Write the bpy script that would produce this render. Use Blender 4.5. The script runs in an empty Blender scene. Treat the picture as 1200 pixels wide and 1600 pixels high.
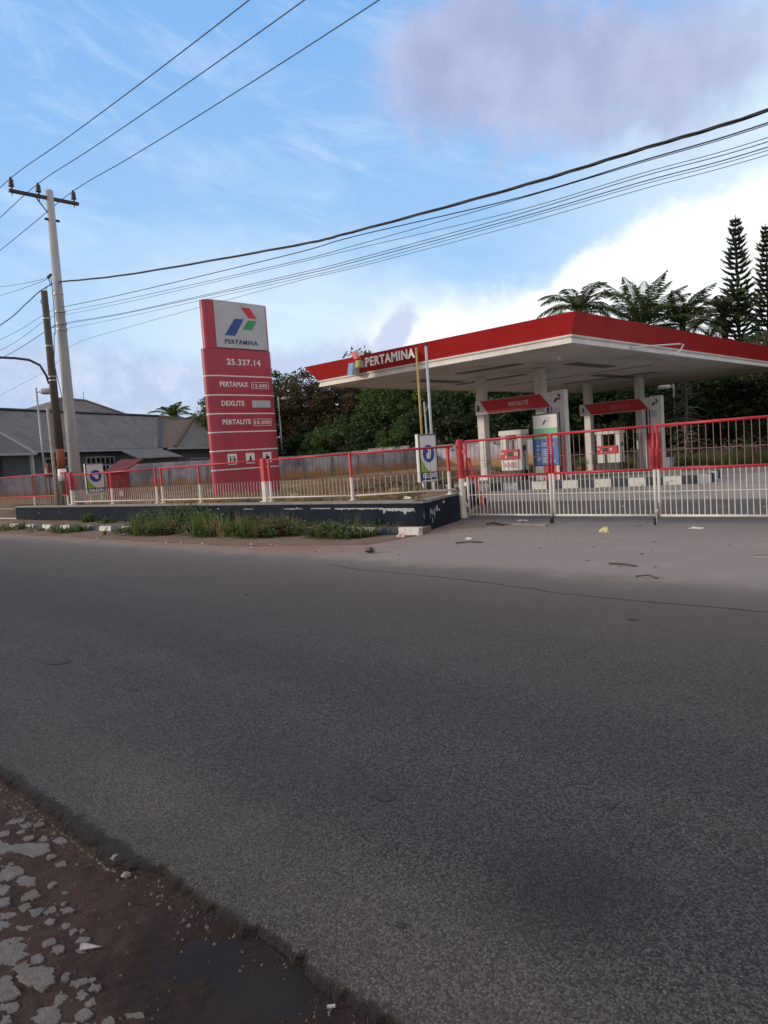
import bpy, bmesh, math, random
from mathutils import Vector, Matrix
random.seed(7)
S = bpy.context.scene
COL = S.collection
R = math.radians
# ---------------------------------------------------------------- camera
cam_d = bpy.data.cameras.new('camera'); cam = bpy.data.objects.new('camera', cam_d); COL.objects.link(cam)
_p, _r, _y = R(4.2), R(4.0), R(44)
_F0 = Vector((-math.sin(_y), math.cos(_y), 0)); _R0 = Vector((math.cos(_y), math.sin(_y), 0)); _Z = Vector((0, 0, 1))
_F = math.cos(_p) * _F0 - math.sin(_p) * _Z; _U0 = math.sin(_p) * _F0 + math.cos(_p) * _Z
_Rr = math.cos(_r) * _R0 - math.sin(_r) * _U0; _U = math.sin(_r) * _R0 + math.cos(_r) * _U0
m = Matrix.Identity(4)
for i in range(3):
    m[i][0] = _Rr[i]; m[i][1] = _U[i]; m[i][2] = -_F[i]
m[0][3], m[1][3], m[2][3] = 0, 0, 1.6
cam.matrix_world = m
cam_d.sensor_fit = 'HORIZONTAL'; cam_d.sensor_width = 36; cam_d.lens = 36 * 1160 / 1200
cam_d.clip_start = .05; cam_d.clip_end = 3000
S.camera = cam
S.view_settings.view_transform = 'Standard'; S.view_settings.look = 'None'
S.view_settings.exposure = .12; S.view_settings.gamma = 1
# ---------------------------------------------------------------- world and sun
SUN_AZ = (-.66, -.75); SUN_EL = 15
W = bpy.data.worlds.new("World"); S.world = W; W.use_nodes = True
nt = W.node_tree; nt.nodes.clear()
class NG:
    def __init__(s, nt): s.nt = nt
    def n(s, t, **k):
        o = s.nt.nodes.new(t)
        for a, b in k.items(): setattr(o, a, b)
        return o
    def put(s, sock, v):
        if isinstance(v, bpy.types.NodeSocket): s.nt.links.new(v, sock)
        else: sock.default_value = v
    def m(s, op, a, b=None, c=None, clamp=False):
        o = s.n('ShaderNodeMath', operation=op); o.use_clamp = clamp
        s.put(o.inputs[0], a)
        if b is not None: s.put(o.inputs[1], b)
        if c is not None: s.put(o.inputs[2], c)
        return o.outputs[0]
    def noise(s, vec, scale, detail=4, rough=.5, dist=0):
        o = s.n('ShaderNodeTexNoise'); s.put(o.inputs['Vector'], vec); o.inputs['Scale'].default_value = scale
        o.inputs['Detail'].default_value = detail; o.inputs['Roughness'].default_value = rough; o.inputs['Distortion'].default_value = dist
        return o.outputs['Fac']
    def ramp(s, f, a, b, smooth=True):
        o = s.n('ShaderNodeMapRange'); s.put(o.inputs['Value'], f); o.inputs['From Min'].default_value = a; o.inputs['From Max'].default_value = b
        if smooth: o.interpolation_type = 'SMOOTHSTEP'
        return o.outputs['Result']
    def mix(s, f, a, b, mode='MIX'):
        o = s.n('ShaderNodeMix', data_type='RGBA', blend_type=mode); s.put(o.inputs[0], f)
        for i, v in ((6, a), (7, b)):
            if isinstance(v, tuple) and len(v) == 3: v = v + (1,)
            s.put(o.inputs[i], v)
        return o.outputs[2]
    def xyz(s, v):
        o = s.n('ShaderNodeSeparateXYZ'); s.put(o.inputs[0], v); return o.outputs
    def comb(s, x, y, z):
        o = s.n('ShaderNodeCombineXYZ'); s.put(o.inputs[0], x); s.put(o.inputs[1], y); s.put(o.inputs[2], z); return o.outputs[0]
g = NG(nt)
tc = g.n('ShaderNodeTexCoord').outputs['Generated']
x, y, z = g.xyz(tc)
az = g.m('MULTIPLY', g.m('ARCTAN2', x, y), 57.2958); el = g.m('MULTIPLY', g.m('ARCSINE', z), 57.2958)
av = g.comb(az, el, 0.0)
n1 = g.m('SUBTRACT', g.noise(av, .12, 6, .6), .5); n2 = g.m('SUBTRACT', g.noise(g.comb(el, az, 5.), .16, 6, .6), .5)
n3 = g.m('SUBTRACT', g.noise(g.comb(az, el, 9.), .9, 4, .6), .5)
def blob(a0, e0, sa, se, rot=0, soft=.5, warp=1., edge=0.):
    A = g.m('ADD', g.m('SUBTRACT', az, a0), g.m('MULTIPLY', n1, warp * 14)); E_ = g.m('ADD', g.m('SUBTRACT', el, e0), g.m('MULTIPLY', n2, warp * 8))
    if edge: E_ = g.m('ADD', E_, g.m('MULTIPLY', n3, edge)); A = g.m('ADD', A, g.m('MULTIPLY', n3, edge))
    c, s_ = math.cos(R(rot)), math.sin(R(rot))
    u = g.m('DIVIDE', g.m('ADD', g.m('MULTIPLY', A, c), g.m('MULTIPLY', E_, s_)), sa)
    v = g.m('DIVIDE', g.m('SUBTRACT', g.m('MULTIPLY', E_, c), g.m('MULTIPLY', A, s_)), se)
    r = g.m('SQRT', g.m('ADD', g.m('MULTIPLY', u, u), g.m('MULTIPLY', v, v)))
    return g.ramp(r, 1 + soft, 1 - soft)
K = .12
def sc(r_, g_, b_): return (r_ / K, g_ / K, b_ / K)
sky = g.n('ShaderNodeTexSky', sky_type='NISHITA'); sky.sun_disc = False
sky.sun_elevation = R(SUN_EL); sky.sun_rotation = math.atan2(SUN_AZ[0], SUN_AZ[1]); sky.air_density = 1.; sky.dust_density = 1.5
grad = g.mix(g.ramp(el, 2, 36), sc(.42, .67, .96), sc(.225, .47, .90))
base = g.mix(.88, sky.outputs[0], grad)
# thin wisps
wis = g.ramp(g.noise(g.comb(g.m('MULTIPLY', az, .35), g.m('ADD', el, g.m('MULTIPLY', az, .25)), 3.), .33, 7, .62, .6), .45, .8)
c = g.mix(g.m('MULTIPLY', wis, .5), base, sc(.62, .78, .98))
# low general haze bank all round
c = g.mix(g.m('MULTIPLY', g.ramp(el, 12, 0), .4), c, sc(.60, .70, .88))
# pale veil to the right, then bright bank
c = g.mix(g.m('MULTIPLY', blob(-13, 19, 15, 8, 20, .75, .6), .85), c, sc(.70, .84, .98))
c = g.mix(g.m('MULTIPLY', blob(-50, 10, 13, 5, -8, .8, .9), .6), c, sc(.80, .90, 1.0))
c = g.mix(blob(-21, 5.5, 27, 9.5, 19, .10, .5, 2.4), c, sc(1.0, 1.04, 1.06))
c = g.mix(blob(-36, 6, 12, 5.6, 6, .3, .6, 1.), c, sc(1.0, 1.03, 1.05))
# mauve cloud up right
vc = g.mix(g.ramp(g.noise(av, .2, 4, .5), .3, .72), sc(.375, .42, .61), sc(.50, .545, .75))
c = g.mix(g.m('MULTIPLY', blob(-29.8, 25.0, 12.5, 4.8, -10, .34, 1.1, 2.2), .9), c, vc)
c = g.mix(g.m('MULTIPLY', blob(-18.5, 24.2, 6, 1.8, 4, .6, .6, 1.), .6), c, vc)
# mauve low bank left and the small cumulus
lc = g.mix(g.ramp(g.noise(av, .5, 5, .6), .35, .75), sc(.46, .55, .76), sc(.64, .70, .86))
c = g.mix(g.m('MULTIPLY', blob(-66, 4.3, 14, 5.2, -3, .25, .7, 2.2), .8), c, lc)
c = g.mix(g.m('MULTIPLY', blob(-49.5, 6.4, 7.5, 2.3, 8, .35, .4, 2.), .85), c, sc(.50, .58, .80))
c = g.mix(g.m('MULTIPLY', blob(-42.2, 9.2, 1.1, 2.3, -40, .3, .2, 2.6), .95), c, sc(.57, .645, .85))
# unseen broken warm-grey cloud, added overhead and behind the street to neutralise the light
cov = g.m('MAXIMUM', g.ramp(g.m('ADD', g.m('MULTIPLY', x, -.695), g.m('MULTIPLY', y, .719)), .42, .15), g.ramp(el, 36, 46))
wc = g.mix(g.ramp(g.noise(tc, 2.2, 5, .6), .35, .65), sc(.55, .50, .50), sc(.86, .79, .76))
c = g.mix(g.m('MULTIPLY', cov, .88), c, wc)
bg = g.n('ShaderNodeBackground'); g.put(bg.inputs[0], c); bg.inputs[1].default_value = K
wo = g.n('ShaderNodeOutputWorld'); nt.links.new(bg.outputs[0], wo.inputs[0])
sd = bpy.data.lights.new('sun', 'SUN'); so = bpy.data.objects.new('sun', sd); COL.objects.link(so)
sd.energy = 2.0; sd.angle = R(3.0); sd.color = (1, .87, .72)
sv = Vector((SUN_AZ[0], SUN_AZ[1], 0)).normalized() * math.cos(R(SUN_EL)) + Vector((0, 0, math.sin(R(SUN_EL))))
so.rotation_euler = sv.to_track_quat('Z', 'Y').to_euler(); so.location = (0, 0, 40)
# ---------------------------------------------------------------- materials
MATS = {}
def mat(name, c1, c2=None, scale=3., rough=.7, bump=0., bscale=40., metal=0., spec=.5, c3=None, s3=.8, a3=(.55, .75), detail=5, stretch=None):
    if name in MATS: return MATS[name]
    mt = bpy.data.materials.new(name); mt.use_nodes = True; t = mt.node_tree; q = NG(t)
    b = t.nodes['Principled BSDF']; b.inputs['Roughness'].default_value = rough; b.inputs['Metallic'].default_value = metal
    b.inputs['Specular IOR Level'].default_value = spec
    co = q.n('ShaderNodeTexCoord').outputs['Object']
    if stretch:
        mp = q.n('ShaderNodeMapping'); q.put(mp.inputs[0], co); mp.inputs['Scale'].default_value = stretch; co = mp.outputs[0]
    if c2 is None: c2 = tuple(v * .82 for v in c1)
    f = q.ramp(q.noise(co, scale, detail, .6), .35, .68)
    cc = q.mix(f, tuple(c1), tuple(c2))
    if c3: cc = q.mix(q.ramp(q.noise(co, s3, 6, .65), *a3), cc, tuple(c3))
    q.put(b.inputs['Base Color'], cc)
    if bump:
        bp = q.n('ShaderNodeBump'); q.put(bp.inputs['Height'], q.noise(co, bscale, 4, .6)); bp.inputs['Strength'].default_value = bump; bp.inputs['Distance'].default_value = .02
        q.put(b.inputs['Normal'], bp.outputs[0])
    MATS[name] = mt; return mt
RED = mat('red paint', (.50, .018, .03), (.42, .03, .04), 4, .42, .08, 30, c3=(.30, .06, .05), s3=2.5, a3=(.62, .85))
WHITEP = mat('weathered white paint', (.66, .63, .58), (.56, .52, .47), 5, .55, .1, 50, c3=(.30, .17, .10), s3=6, a3=(.66, .84))
TOTRED = mat('totem red panel', (.44, .04, .07), (.37, .035, .06), 1.1, .42, .04, 3, c3=(.36, .075, .10), s3=.9, a3=(.5, .8), stretch=(1, 1, .35))
CANRED = mat('canopy red sheet', (.50, .02, .022), (.43, .018, .02), 1.5, .5, .05, 8, c3=(.30, .03, .03), s3=.5)
WHITE = mat('white panel', (.72, .72, .70), (.66, .66, .64), 2, .45)
LETTER = mat('white letter', (.80, .80, .78), (.74, .74, .72), 3, .5)
DULLW = mat('dull red letter', (.48, .22, .20), (.55, .30, .26), 8, .6)
GREYP = mat('pale grey panel', (.50, .53, .56), (.44, .47, .50), 1.5, .35)
TRIMW = mat('cream trim sheet', (.72, .70, .66), (.60, .585, .55), 1.2, .5, .05, 10, c3=(.38, .35, .30), s3=1.4)
SOFFIT = mat('dirty soffit', (.70, .69, .66), (.58, .57, .54), .5, .6, .05, 4, c3=(.34, .31, .27), s3=.35, a3=(.5, .75))
BLUE = mat('logo blue', (.02, .07, .33), (.02, .06, .28), 3, .4)
LRED = mat('logo red', (.62, .02, .04), (.55, .02, .04), 3, .4)
GREEN = mat('logo green', (.03, .34, .10), (.03, .28, .09), 3, .4)
LIME = mat('lime green', (.26, .48, .02), (.24, .42, .02), 3, .5)
YGREEN = mat('yellow green plastic', (.52, .56, .10), (.45, .50, .10), 3, .5)
SKYB = mat('faded blue plastic', (.10, .30, .62), (.08, .26, .55), 3, .5)
SIGNB = mat('sign royal blue', (.015, .04, .34), (.015, .035, .28), 3, .4)
NAVY = mat('navy sign band', (.012, .03, .12), (.012, .025, .1), 3, .4)
BLACK = mat('black paint', (.02, .02, .022), (.03, .03, .032), 4, .5)
DKBLUE = mat('dark blue wall paint', (.008, .014, .026), (.015, .021, .033), 1.6, .8, .25, 25, spec=.12, c3=(.028, .030, .034), s3=1.1, a3=(.55, .85))
CONC = mat('grey concrete', (.26, .25, .235), (.20, .19, .18), 3, .8, .4, 40, c3=(.14, .13, .12), s3=1.3)
PALEC = mat('pale concrete', (.40, .385, .36), (.31, .30, .28), 4, .85, .4, 60, c3=(.22, .17, .14), s3=3)
POLEC = mat('pole concrete', (.42, .435, .44), (.34, .35, .355), 2, .8, .2, 40, stretch=(3, 3, .4), c3=(.27, .27, .265), s3=1.2, a3=(.6, .85))
WOODP = mat('old dark pole wood', (.10, .085, .065), (.065, .055, .045), 3, .9, .4, 20, stretch=(8, 8, .6))
ORNG = mat('rust orange paint', (.27, .085, .035), (.20, .07, .035), 3, .8)
STEEL = mat('galvanised steel', (.42, .43, .44), (.34, .35, .36), 5, .5, metal=.3)
DKMET = mat('dark metal', (.05, .05, .055), (.035, .035, .04), 6, .5, metal=.4)
RUBBER = mat('black rubber', (.02, .02, .02), (.03, .028, .026), 9, .85)
WIRE = mat('cable black', (.012, .014, .018), (.02, .02, .024), 5, .6)
WIREG = mat('cable grey', (.06, .075, .08), (.05, .06, .065), 5, .6)
YELLOW = mat('faded yellow paint', (.46, .33, .08), (.40, .26, .07), 4, .5)
GLASSD = mat('dark window glass', (.012, .013, .015), (.02, .02, .022), 2, .12)
HWALL = mat('grey blue house plaster', (.10, .115, .125), (.075, .088, .098), .8, .85, .2, 14, c3=(.055, .065, .07), s3=.5)
HFRAME = mat('pale grey frame', (.36, .40, .42), (.30, .34, .36), 3, .6)
TILE = mat('old roof tile', (.13, .098, .082), (.20, .155, .13), 7, .9, .5, 30, c3=(.08, .05, .045), s3=5)
BRICK = mat('hut red paint', (.36, .022, .03), (.30, .03, .035), 3, .6, .1, 20)
HUTROOF = mat('hut maroon roof', (.17, .02, .025), (.13, .018, .022), 3, .6)
BINM = mat('grey bin plastic', (.26, .30, .35), (.22, .26, .30), 4, .5)
TRUNK = mat('tree bark', (.11, .085, .065), (.07, .055, .045), 5, .95, .5, 20)
DEADW = mat('bleached dead wood', (.26, .24, .21), (.18, .165, .145), 5, .9, .4, 20)
CARDB = mat('weathered plank', (.30, .26, .22), (.22, .19, .16), 8, .9, .3, 30)
TRASHW = mat('white litter', (.68, .66, .62), (.55, .53, .50), 20, .7)
TRASHY = mat('yellow litter', (.55, .55, .22), (.48, .46, .2), 20, .6)
TRASHP = mat('pink litter', (.62, .30, .26), (.55, .5, .48), 30, .6)
STICK = mat('dry stick', (.07, .055, .045), (.05, .04, .035), 9, .9)
BOARDB = mat('board blue', (.035, .16, .52), (.03, .14, .46), 2, .4)
BOARDG = mat('board green', (.16, .52, .28), (.14, .46, .25), 2, .4)
ORED = mat('cabinet red', (.60, .05, .045), (.52, .05, .05), 2, .4)
ROCKM = mat('bare earth bank', (.075, .058, .045), (.045, .036, .028), 1.5, .95, .8, 6, c3=(.05, .045, .03), s3=.9)
CLAYP = mat('clay pot red', (.22, .045, .03), (.18, .04, .03), 6, .8)
SLAB = mat('pale slab fragment', (.155, .142, .138), (.125, .112, .108), 16, .9, .6, 90, c3=(.085, .066, .058), s3=24, a3=(.5, .75))

def corr_mat(name, c1, c2, freq, axis='X', strength=.5):
    mt = mat(name, c1, c2, 1.4, .75, c3=tuple(v * .6 for v in c1), s3=.6, a3=(.45, .8))
    t = mt.node_tree; q = NG(t); b = t.nodes['Principled BSDF']
    wv = q.n('ShaderNodeTexWave', wave_type='BANDS', bands_direction=axis); q.put(wv.inputs['Vector'], q.n('ShaderNodeTexCoord').outputs['Object'])
    wv.inputs['Scale'].default_value = freq
    bp = q.n('ShaderNodeBump'); q.put(bp.inputs['Height'], wv.outputs['Fac']); bp.inputs['Strength'].default_value = strength; bp.inputs['Distance'].default_value = .04
    q.put(b.inputs['Normal'], bp.outputs[0]); return mt
ROOFM = corr_mat('grey corrugated roof', (.175, .17, .162), (.12, .117, .113), 1.3, 'X')
TILEROOF = corr_mat('weathered tile roof', (.19, .175, .16), (.11, .10, .095), 1.1, 'Z', .9)

def wall_mat():
    mt = mat('stained grey yard wall', (.46, .45, .50), (.33, .325, .38), .9, .9, .4, 20, c3=(.13, .125, .14), s3=.45, a3=(.46, .75))
    t = mt.node_tree; q = NG(t); b = t.nodes['Principled BSDF']
    co = q.n('ShaderNodeTexCoord').outputs['Object']; xx, yy, zz = q.xyz(co)
    old = b.inputs['Base Color'].links[0].from_socket
    h = q.m('ADD', zz, q.m('MULTIPLY', q.m('SUBTRACT', q.noise(co, .8, 5, .6), .5), 1.3))
    cc = q.mix(q.ramp(h, 1.45, .8), old, (.40, .22, .09))
    st = q.noise(q.comb(q.m('MULTIPLY', xx, 5.), q.m('MULTIPLY', yy, 5.), q.m('MULTIPLY', zz, .5)), 1., 3, .6)
    cc = q.mix(q.m('MULTIPLY', q.ramp(st, .5, .7), .4), cc, (.13, .13, .145))
    q.put(b.inputs['Base Color'], cc); return mt
YWALL = wall_mat()
def kerb_mat():
    mt = mat('kerb black and white', (.6, .6, .57), None, 3, .75, .4, 30)
    t = mt.node_tree; q = NG(t); b = t.nodes['Principled BSDF']
    co = q.n('ShaderNodeTexCoord').outputs['Object']; xx, yy, zz = q.xyz(co)
    w = q.m('FRACT', q.m('DIVIDE', q.m('SUBTRACT', q.m('ADD', xx, yy), .75), 1.36))
    k = q.ramp(w, .49, .51, False)
    white = q.mix(q.ramp(q.noise(co, 5, 5, .65), .52, .66), (.62, .61, .57), (.30, .27, .24))
    dark = q.mix(q.ramp(q.noise(co, 4, 5, .65), .5, .7), (.03, .04, .06), (.09, .09, .10))
    q.put(b.inputs['Base Color'], q.mix(k, white, dark)); return mt
KERB = kerb_mat()
def paving():
    mt = bpy.data.materials.new('worn asphalt'); mt.use_nodes = True; t = mt.node_tree; q = NG(t); b = t.nodes['Principled BSDF']
    co = q.n('ShaderNodeTexCoord').outputs['Object']; xx, yy, zz = q.xyz(co)
    big = q.m('SUBTRACT', q.noise(co, .35, 5, .6), .5); med = q.m('SUBTRACT', q.noise(co, 1.4, 5, .6), .5)
    # aggregate
    vo = q.n('ShaderNodeTexVoronoi', feature='F1'); q.put(vo.inputs['Vector'], co); vo.inputs['Scale'].default_value = 125
    vo2 = q.n('ShaderNodeTexVoronoi', feature='F1'); q.put(vo2.inputs['Vector'], co); vo2.inputs['Scale'].default_value = 62
    cr, cg_, cb = q.xyz(vo.outputs['Color'])
    c2r, c2g, c2b = q.xyz(vo2.outputs['Color'])
    fine = q.noise(co, 210, 3, .75); mid = q.noise(co, 38, 5, .7)
    stone = q.mix(q.m('POWER', cr, 1.5), (.016, .0155, .017), (.175, .168, .168))
    stone = q.mix(q.m('MULTIPLY', q.ramp(fine, .3, .75), .35), stone, (.068, .065, .068))
    stone = q.mix(q.m('MULTIPLY', q.ramp(mid, .52, .66), .55), stone, (.030, .029, .031))
    pale = q.m('MULTIPLY', q.ramp(c2r, .80, .93), q.ramp(vo2.outputs['Distance'], .42, .2))
    stone = q.mix(q.m('MULTIPLY', pale, .6), stone, (.26, .245, .235))
    pit = q.ramp(q.noise(co, 17, 6, .72, .8), .665, .70)
    stone = q.mix(q.m('MULTIPLY', pit, .75), stone, (.022, .021, .022))
    # worn pale strip beside the near edge, with brown dust
    edge = q.m('MULTIPLY', q.ramp(q.m('ADD', yy, q.m('MULTIPLY', med, .9)), 2.2, 1.6), q.ramp(xx, -6.5, -3.0))
    cc = q.mix(q.m('MULTIPLY', edge, .75), stone, (.060, .050, .040), 'ADD')
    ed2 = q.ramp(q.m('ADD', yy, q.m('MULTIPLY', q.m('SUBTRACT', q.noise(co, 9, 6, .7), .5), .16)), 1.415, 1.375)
    cc = q.mix(q.m('MULTIPLY', ed2, .95), cc, (.020, .014, .012))  # dark edge band: wet dirt, with the edge's shade painted in
    cc = q.mix(q.m('MULTIPLY', q.ramp(zz, -.003, -.012), .9), cc, (.018, .013, .011))  # broken side face darkened by height, shade painted into its colour
    # large patches of darker and lighter wear
    lane = q.noise(q.comb(q.m('MULTIPLY', xx, .12), q.m('MULTIPLY', yy, .9), 2.), 1., 4, .6)
    cc = q.mix(q.m('MULTIPLY', q.ramp(lane, .42, .62), .25), cc, (.046, .044, .049))
    cc = q.mix(q.m('MULTIPLY', q.ramp(lane, .5, .34), .18), cc, (.12, .112, .108))
    cc = q.mix(q.m('MULTIPLY', q.ramp(big, .02, .22), .45), cc, (.048, .046, .050))
    cc = q.mix(q.m('MULTIPLY', q.ramp(med, .05, .25), .5), cc, (.03, .027, .025), 'ADD')
    # old oil stain
    dx = q.m('SUBTRACT', xx, -1.34); dy = q.m('SUBTRACT', yy, 2.25)
    rr = q.m('SQRT', q.m('ADD', q.m('MULTIPLY', dx, dx), q.m('MULTIPLY', dy, dy)))
    cc = q.mix(q.m('MULTIPLY', q.ramp(q.m('ADD', rr, q.m('MULTIPLY', med, .7)), .52, .05), .6), cc, (.026, .025, .028))
    # dust drifting in from the station side
    yd = q.m('ADD', yy, q.m('ADD', q.m('MULTIPLY', big, 1.2), q.m('MULTIPLY', med, .5)))
    dusty = q.mix(q.ramp(q.noise(co, 60, 4, .7), .3, .7), (.30, .26, .235), (.235, .205, .185))
    dusty = q.mix(q.m('MULTIPLY', q.ramp(med, 0, .2), .5), dusty, (.33, .29, .262))
    cc = q.mix(q.m('MULTIPLY', q.ramp(yd, 3.4, 7.8), .6), cc, (.19, .164, .15))
    cc = q.mix(q.m('MULTIPLY', q.ramp(yd, 7.5, 8.6), .88), cc, dusty)
    # reddish dust by the verge
    rd = q.m('MULTIPLY', q.ramp(q.m('ADD', yy, q.m('MULTIPLY', med, .5)), 7.9, 8.7), q.ramp(xx, -8.0, -11.0))
    cc = q.mix(q.m('MULTIPLY', rd, .8), cc, (.25, .15, .105))
    # grey strip in front of the gate and dark asphalt inside it, then pale slab
    cc = q.mix(q.m('MULTIPLY', q.ramp(yd, 11.0, 13.2), .5), cc, (.16, .148, .142))
    cc = q.mix(q.m('MULTIPLY', q.ramp(yd, 13.4, 14.4), .85), cc, q.mix(q.ramp(med, -.1, .1), (.060, .057, .058), (.085, .08, .08)))
    y2 = q.m('ADD', yy, q.m('MULTIPLY', med, .4))
    cc = q.mix(q.ramp(y2, 18.7, 19.0), cc, q.mix(q.ramp(big, -.15, .15), (.30, .28, .27), (.24, .225, .218)))
    cc = q.mix(q.m('MULTIPLY', q.ramp(y2, 23.5, 27), .35), cc, (.33, .315, .31))
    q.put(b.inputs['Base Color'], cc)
    b.inputs['Roughness'].default_value = .88; b.inputs['Specular IOR Level'].default_value = .3
    hgt = q.m('ADD', q.m('MULTIPLY', vo.outputs['Distance'], -.8), q.m('ADD', q.m('MULTIPLY', fine, .5), q.m('ADD', q.m('MULTIPLY', pit, -.8), q.m('MULTIPLY', mid, 1.6))))
    bp = q.n('ShaderNodeBump'); q.put(bp.inputs['Height'], hgt); q.put(bp.inputs['Strength'], q.ramp(yy, 9.0, 6.5)); bp.inputs['Distance'].default_value = .014
    q.put(b.inputs['Normal'], bp.outputs[0]); return mt
PAVE = paving()
def dirt_mat(name, a, b_, c_, sc_=6, bump=.6, bs=60, bd=.02):
    mt = bpy.data.materials.new(name); mt.use_nodes = True; t = mt.node_tree; q = NG(t); b = t.nodes['Principled BSDF']
    co = q.n('ShaderNodeTexCoord').outputs['Object']
    cc = q.mix(q.ramp(q.noise(co, sc_, 6, .65), .35, .65), a, b_)
    cc = q.mix(q.m('MULTIPLY', q.ramp(q.noise(co, sc_ * 9, 4, .7), .55, .7), .7), cc, c_)
    vo = q.n('ShaderNodeTexVoronoi', feature='F1'); q.put(vo.inputs['Vector'], co); vo.inputs['Scale'].default_value = bs
    r_, g_, b2 = q.xyz(vo.outputs['Color'])
    cc = q.mix(q.m('MULTIPLY', q.m('MULTIPLY', q.ramp(r_, .92, .97), q.ramp(vo.outputs['Distance'], .5, .2)), .7), cc, tuple(v * 2.6 for v in b_))
    q.put(b.inputs['Base Color'], cc); b.inputs['Roughness'].default_value = .95; b.inputs['Specular IOR Level'].default_value = .2
    bp = q.n('ShaderNodeBump'); q.put(bp.inputs['Height'], q.m('ADD', q.noise(co, bs, 5, .7), q.m('MULTIPLY', q.noise(co, bs / 5, 3, .6), 2.))); bp.inputs['Strength'].default_value = bump; bp.inputs['Distance'].default_value = bd
    q.put(b.inputs['Normal'], bp.outputs[0]); return mt
SHOULDER = dirt_mat('reddish shoulder dirt', (.064, .040, .033), (.044, .028, .024), (.030, .020, .018), 5, .8, 75, .016)
YARD = dirt_mat('yard earth', (.30, .19, .11), (.22, .145, .085), (.14, .10, .06), 1.5, .5, 25, .03)
GRASSG = dirt_mat('rough grass ground', (.085, .095, .04), (.12, .095, .055), (.05, .055, .025), .4, .6, 8, .05)
VERGE = dirt_mat('verge dust', (.22, .145, .105), (.16, .12, .09), (.11, .085, .065), 2.5, .5, 35, .02)
def puddle_mat():
    mt = mat('wet silt', (.021, .018, .019), (.028, .0235, .0235), 3.5, .68, .1, 50, spec=.1); return mt
def wet_rim():
    t = SHOULDER.node_tree; q = NG(t); b = t.nodes['Principled BSDF']; co = q.n('ShaderNodeTexCoord').outputs['Object']; xx, yy, zz = q.xyz(co)
    a = q.m('DIVIDE', q.m('SUBTRACT', xx, -1.94), .58); c_ = q.m('DIVIDE', q.m('SUBTRACT', yy, 1.24), .33); rr = q.m('SQRT', q.m('ADD', q.m('MULTIPLY', a, a), q.m('MULTIPLY', c_, c_)))
    rr = q.m('ADD', rr, q.m('MULTIPLY', q.m('SUBTRACT', q.noise(co, 7, 6, .7), .5), .9))
    old = b.inputs['Base Color'].links[0].from_socket; q.put(b.inputs['Base Color'], q.mix(q.m('MULTIPLY', q.ramp(rr, 1.25, .85), .7), old, (.024, .017, .015)))
wet_rim()
PUD = puddle_mat()
SLABW = mat('grubby white', (.42, .40, .39), (.25, .23, .22), 60, .8)
def leaf_mat(name, a, b_, c_=None, trans=.25):
    mt = bpy.data.materials.new(name); mt.use_nodes = True; t = mt.node_tree; q = NG(t); b = t.nodes['Principled BSDF']
    geo = q.n('ShaderNodeNewGeometry'); co = q.n('ShaderNodeTexCoord').outputs['Object']
    cc = q.mix(geo.outputs['Random Per Island'], a, b_)
    if c_: cc = q.mix(q.ramp(q.noise(co, .5, 4, .6), .48, .62), cc, c_)
    q.put(b.inputs['Base Color'], cc); b.inputs['Roughness'].default_value = .6; b.inputs['Specular IOR Level'].default_value = .3
    tr = q.n('ShaderNodeBsdfTranslucent'); q.put(tr.inputs[0], cc); ms = q.n('ShaderNodeMixShader'); ms.inputs[0].default_value = trans
    t.links.new(b.outputs[0], ms.inputs[1]); t.links.new(tr.outputs[0], ms.inputs[2])
    t.links.new(ms.outputs[0], t.nodes['Material Output'].inputs[0]); return mt
LEAF = leaf_mat('leaf green', (.035, .08, .02), (.11, .17, .045))
LEAFD = leaf_mat('leaf dark green', (.022, .048, .018), (.058, .095, .034), (.05, .055, .024))
LEAFB = leaf_mat('leaf dry brown', (.085, .055, .034), (.135, .09, .055), (.07, .08, .032))
LEAFO = leaf_mat('leaf olive', (.07, .08, .035), (.14, .125, .06), (.10, .07, .04))
PALM = leaf_mat('palm frond', (.045, .08, .028), (.11, .15, .055))
PALMB = leaf_mat('young palm frond', (.09, .16, .03), (.16, .22, .06))
CONIF = leaf_mat('conifer needles', (.022, .042, .025), (.05, .07, .035), trans=.1)
WEED = leaf_mat('weed leaf', (.07, .115, .03), (.16, .20, .06), (.17, .14, .065))
WEEDG = leaf_mat('fresh weed leaf', (.055, .13, .03), (.13, .24, .055))
DRYG = leaf_mat('dry grass blade', (.24, .17, .075), (.38, .27, .13), (.18, .15, .06))
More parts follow.
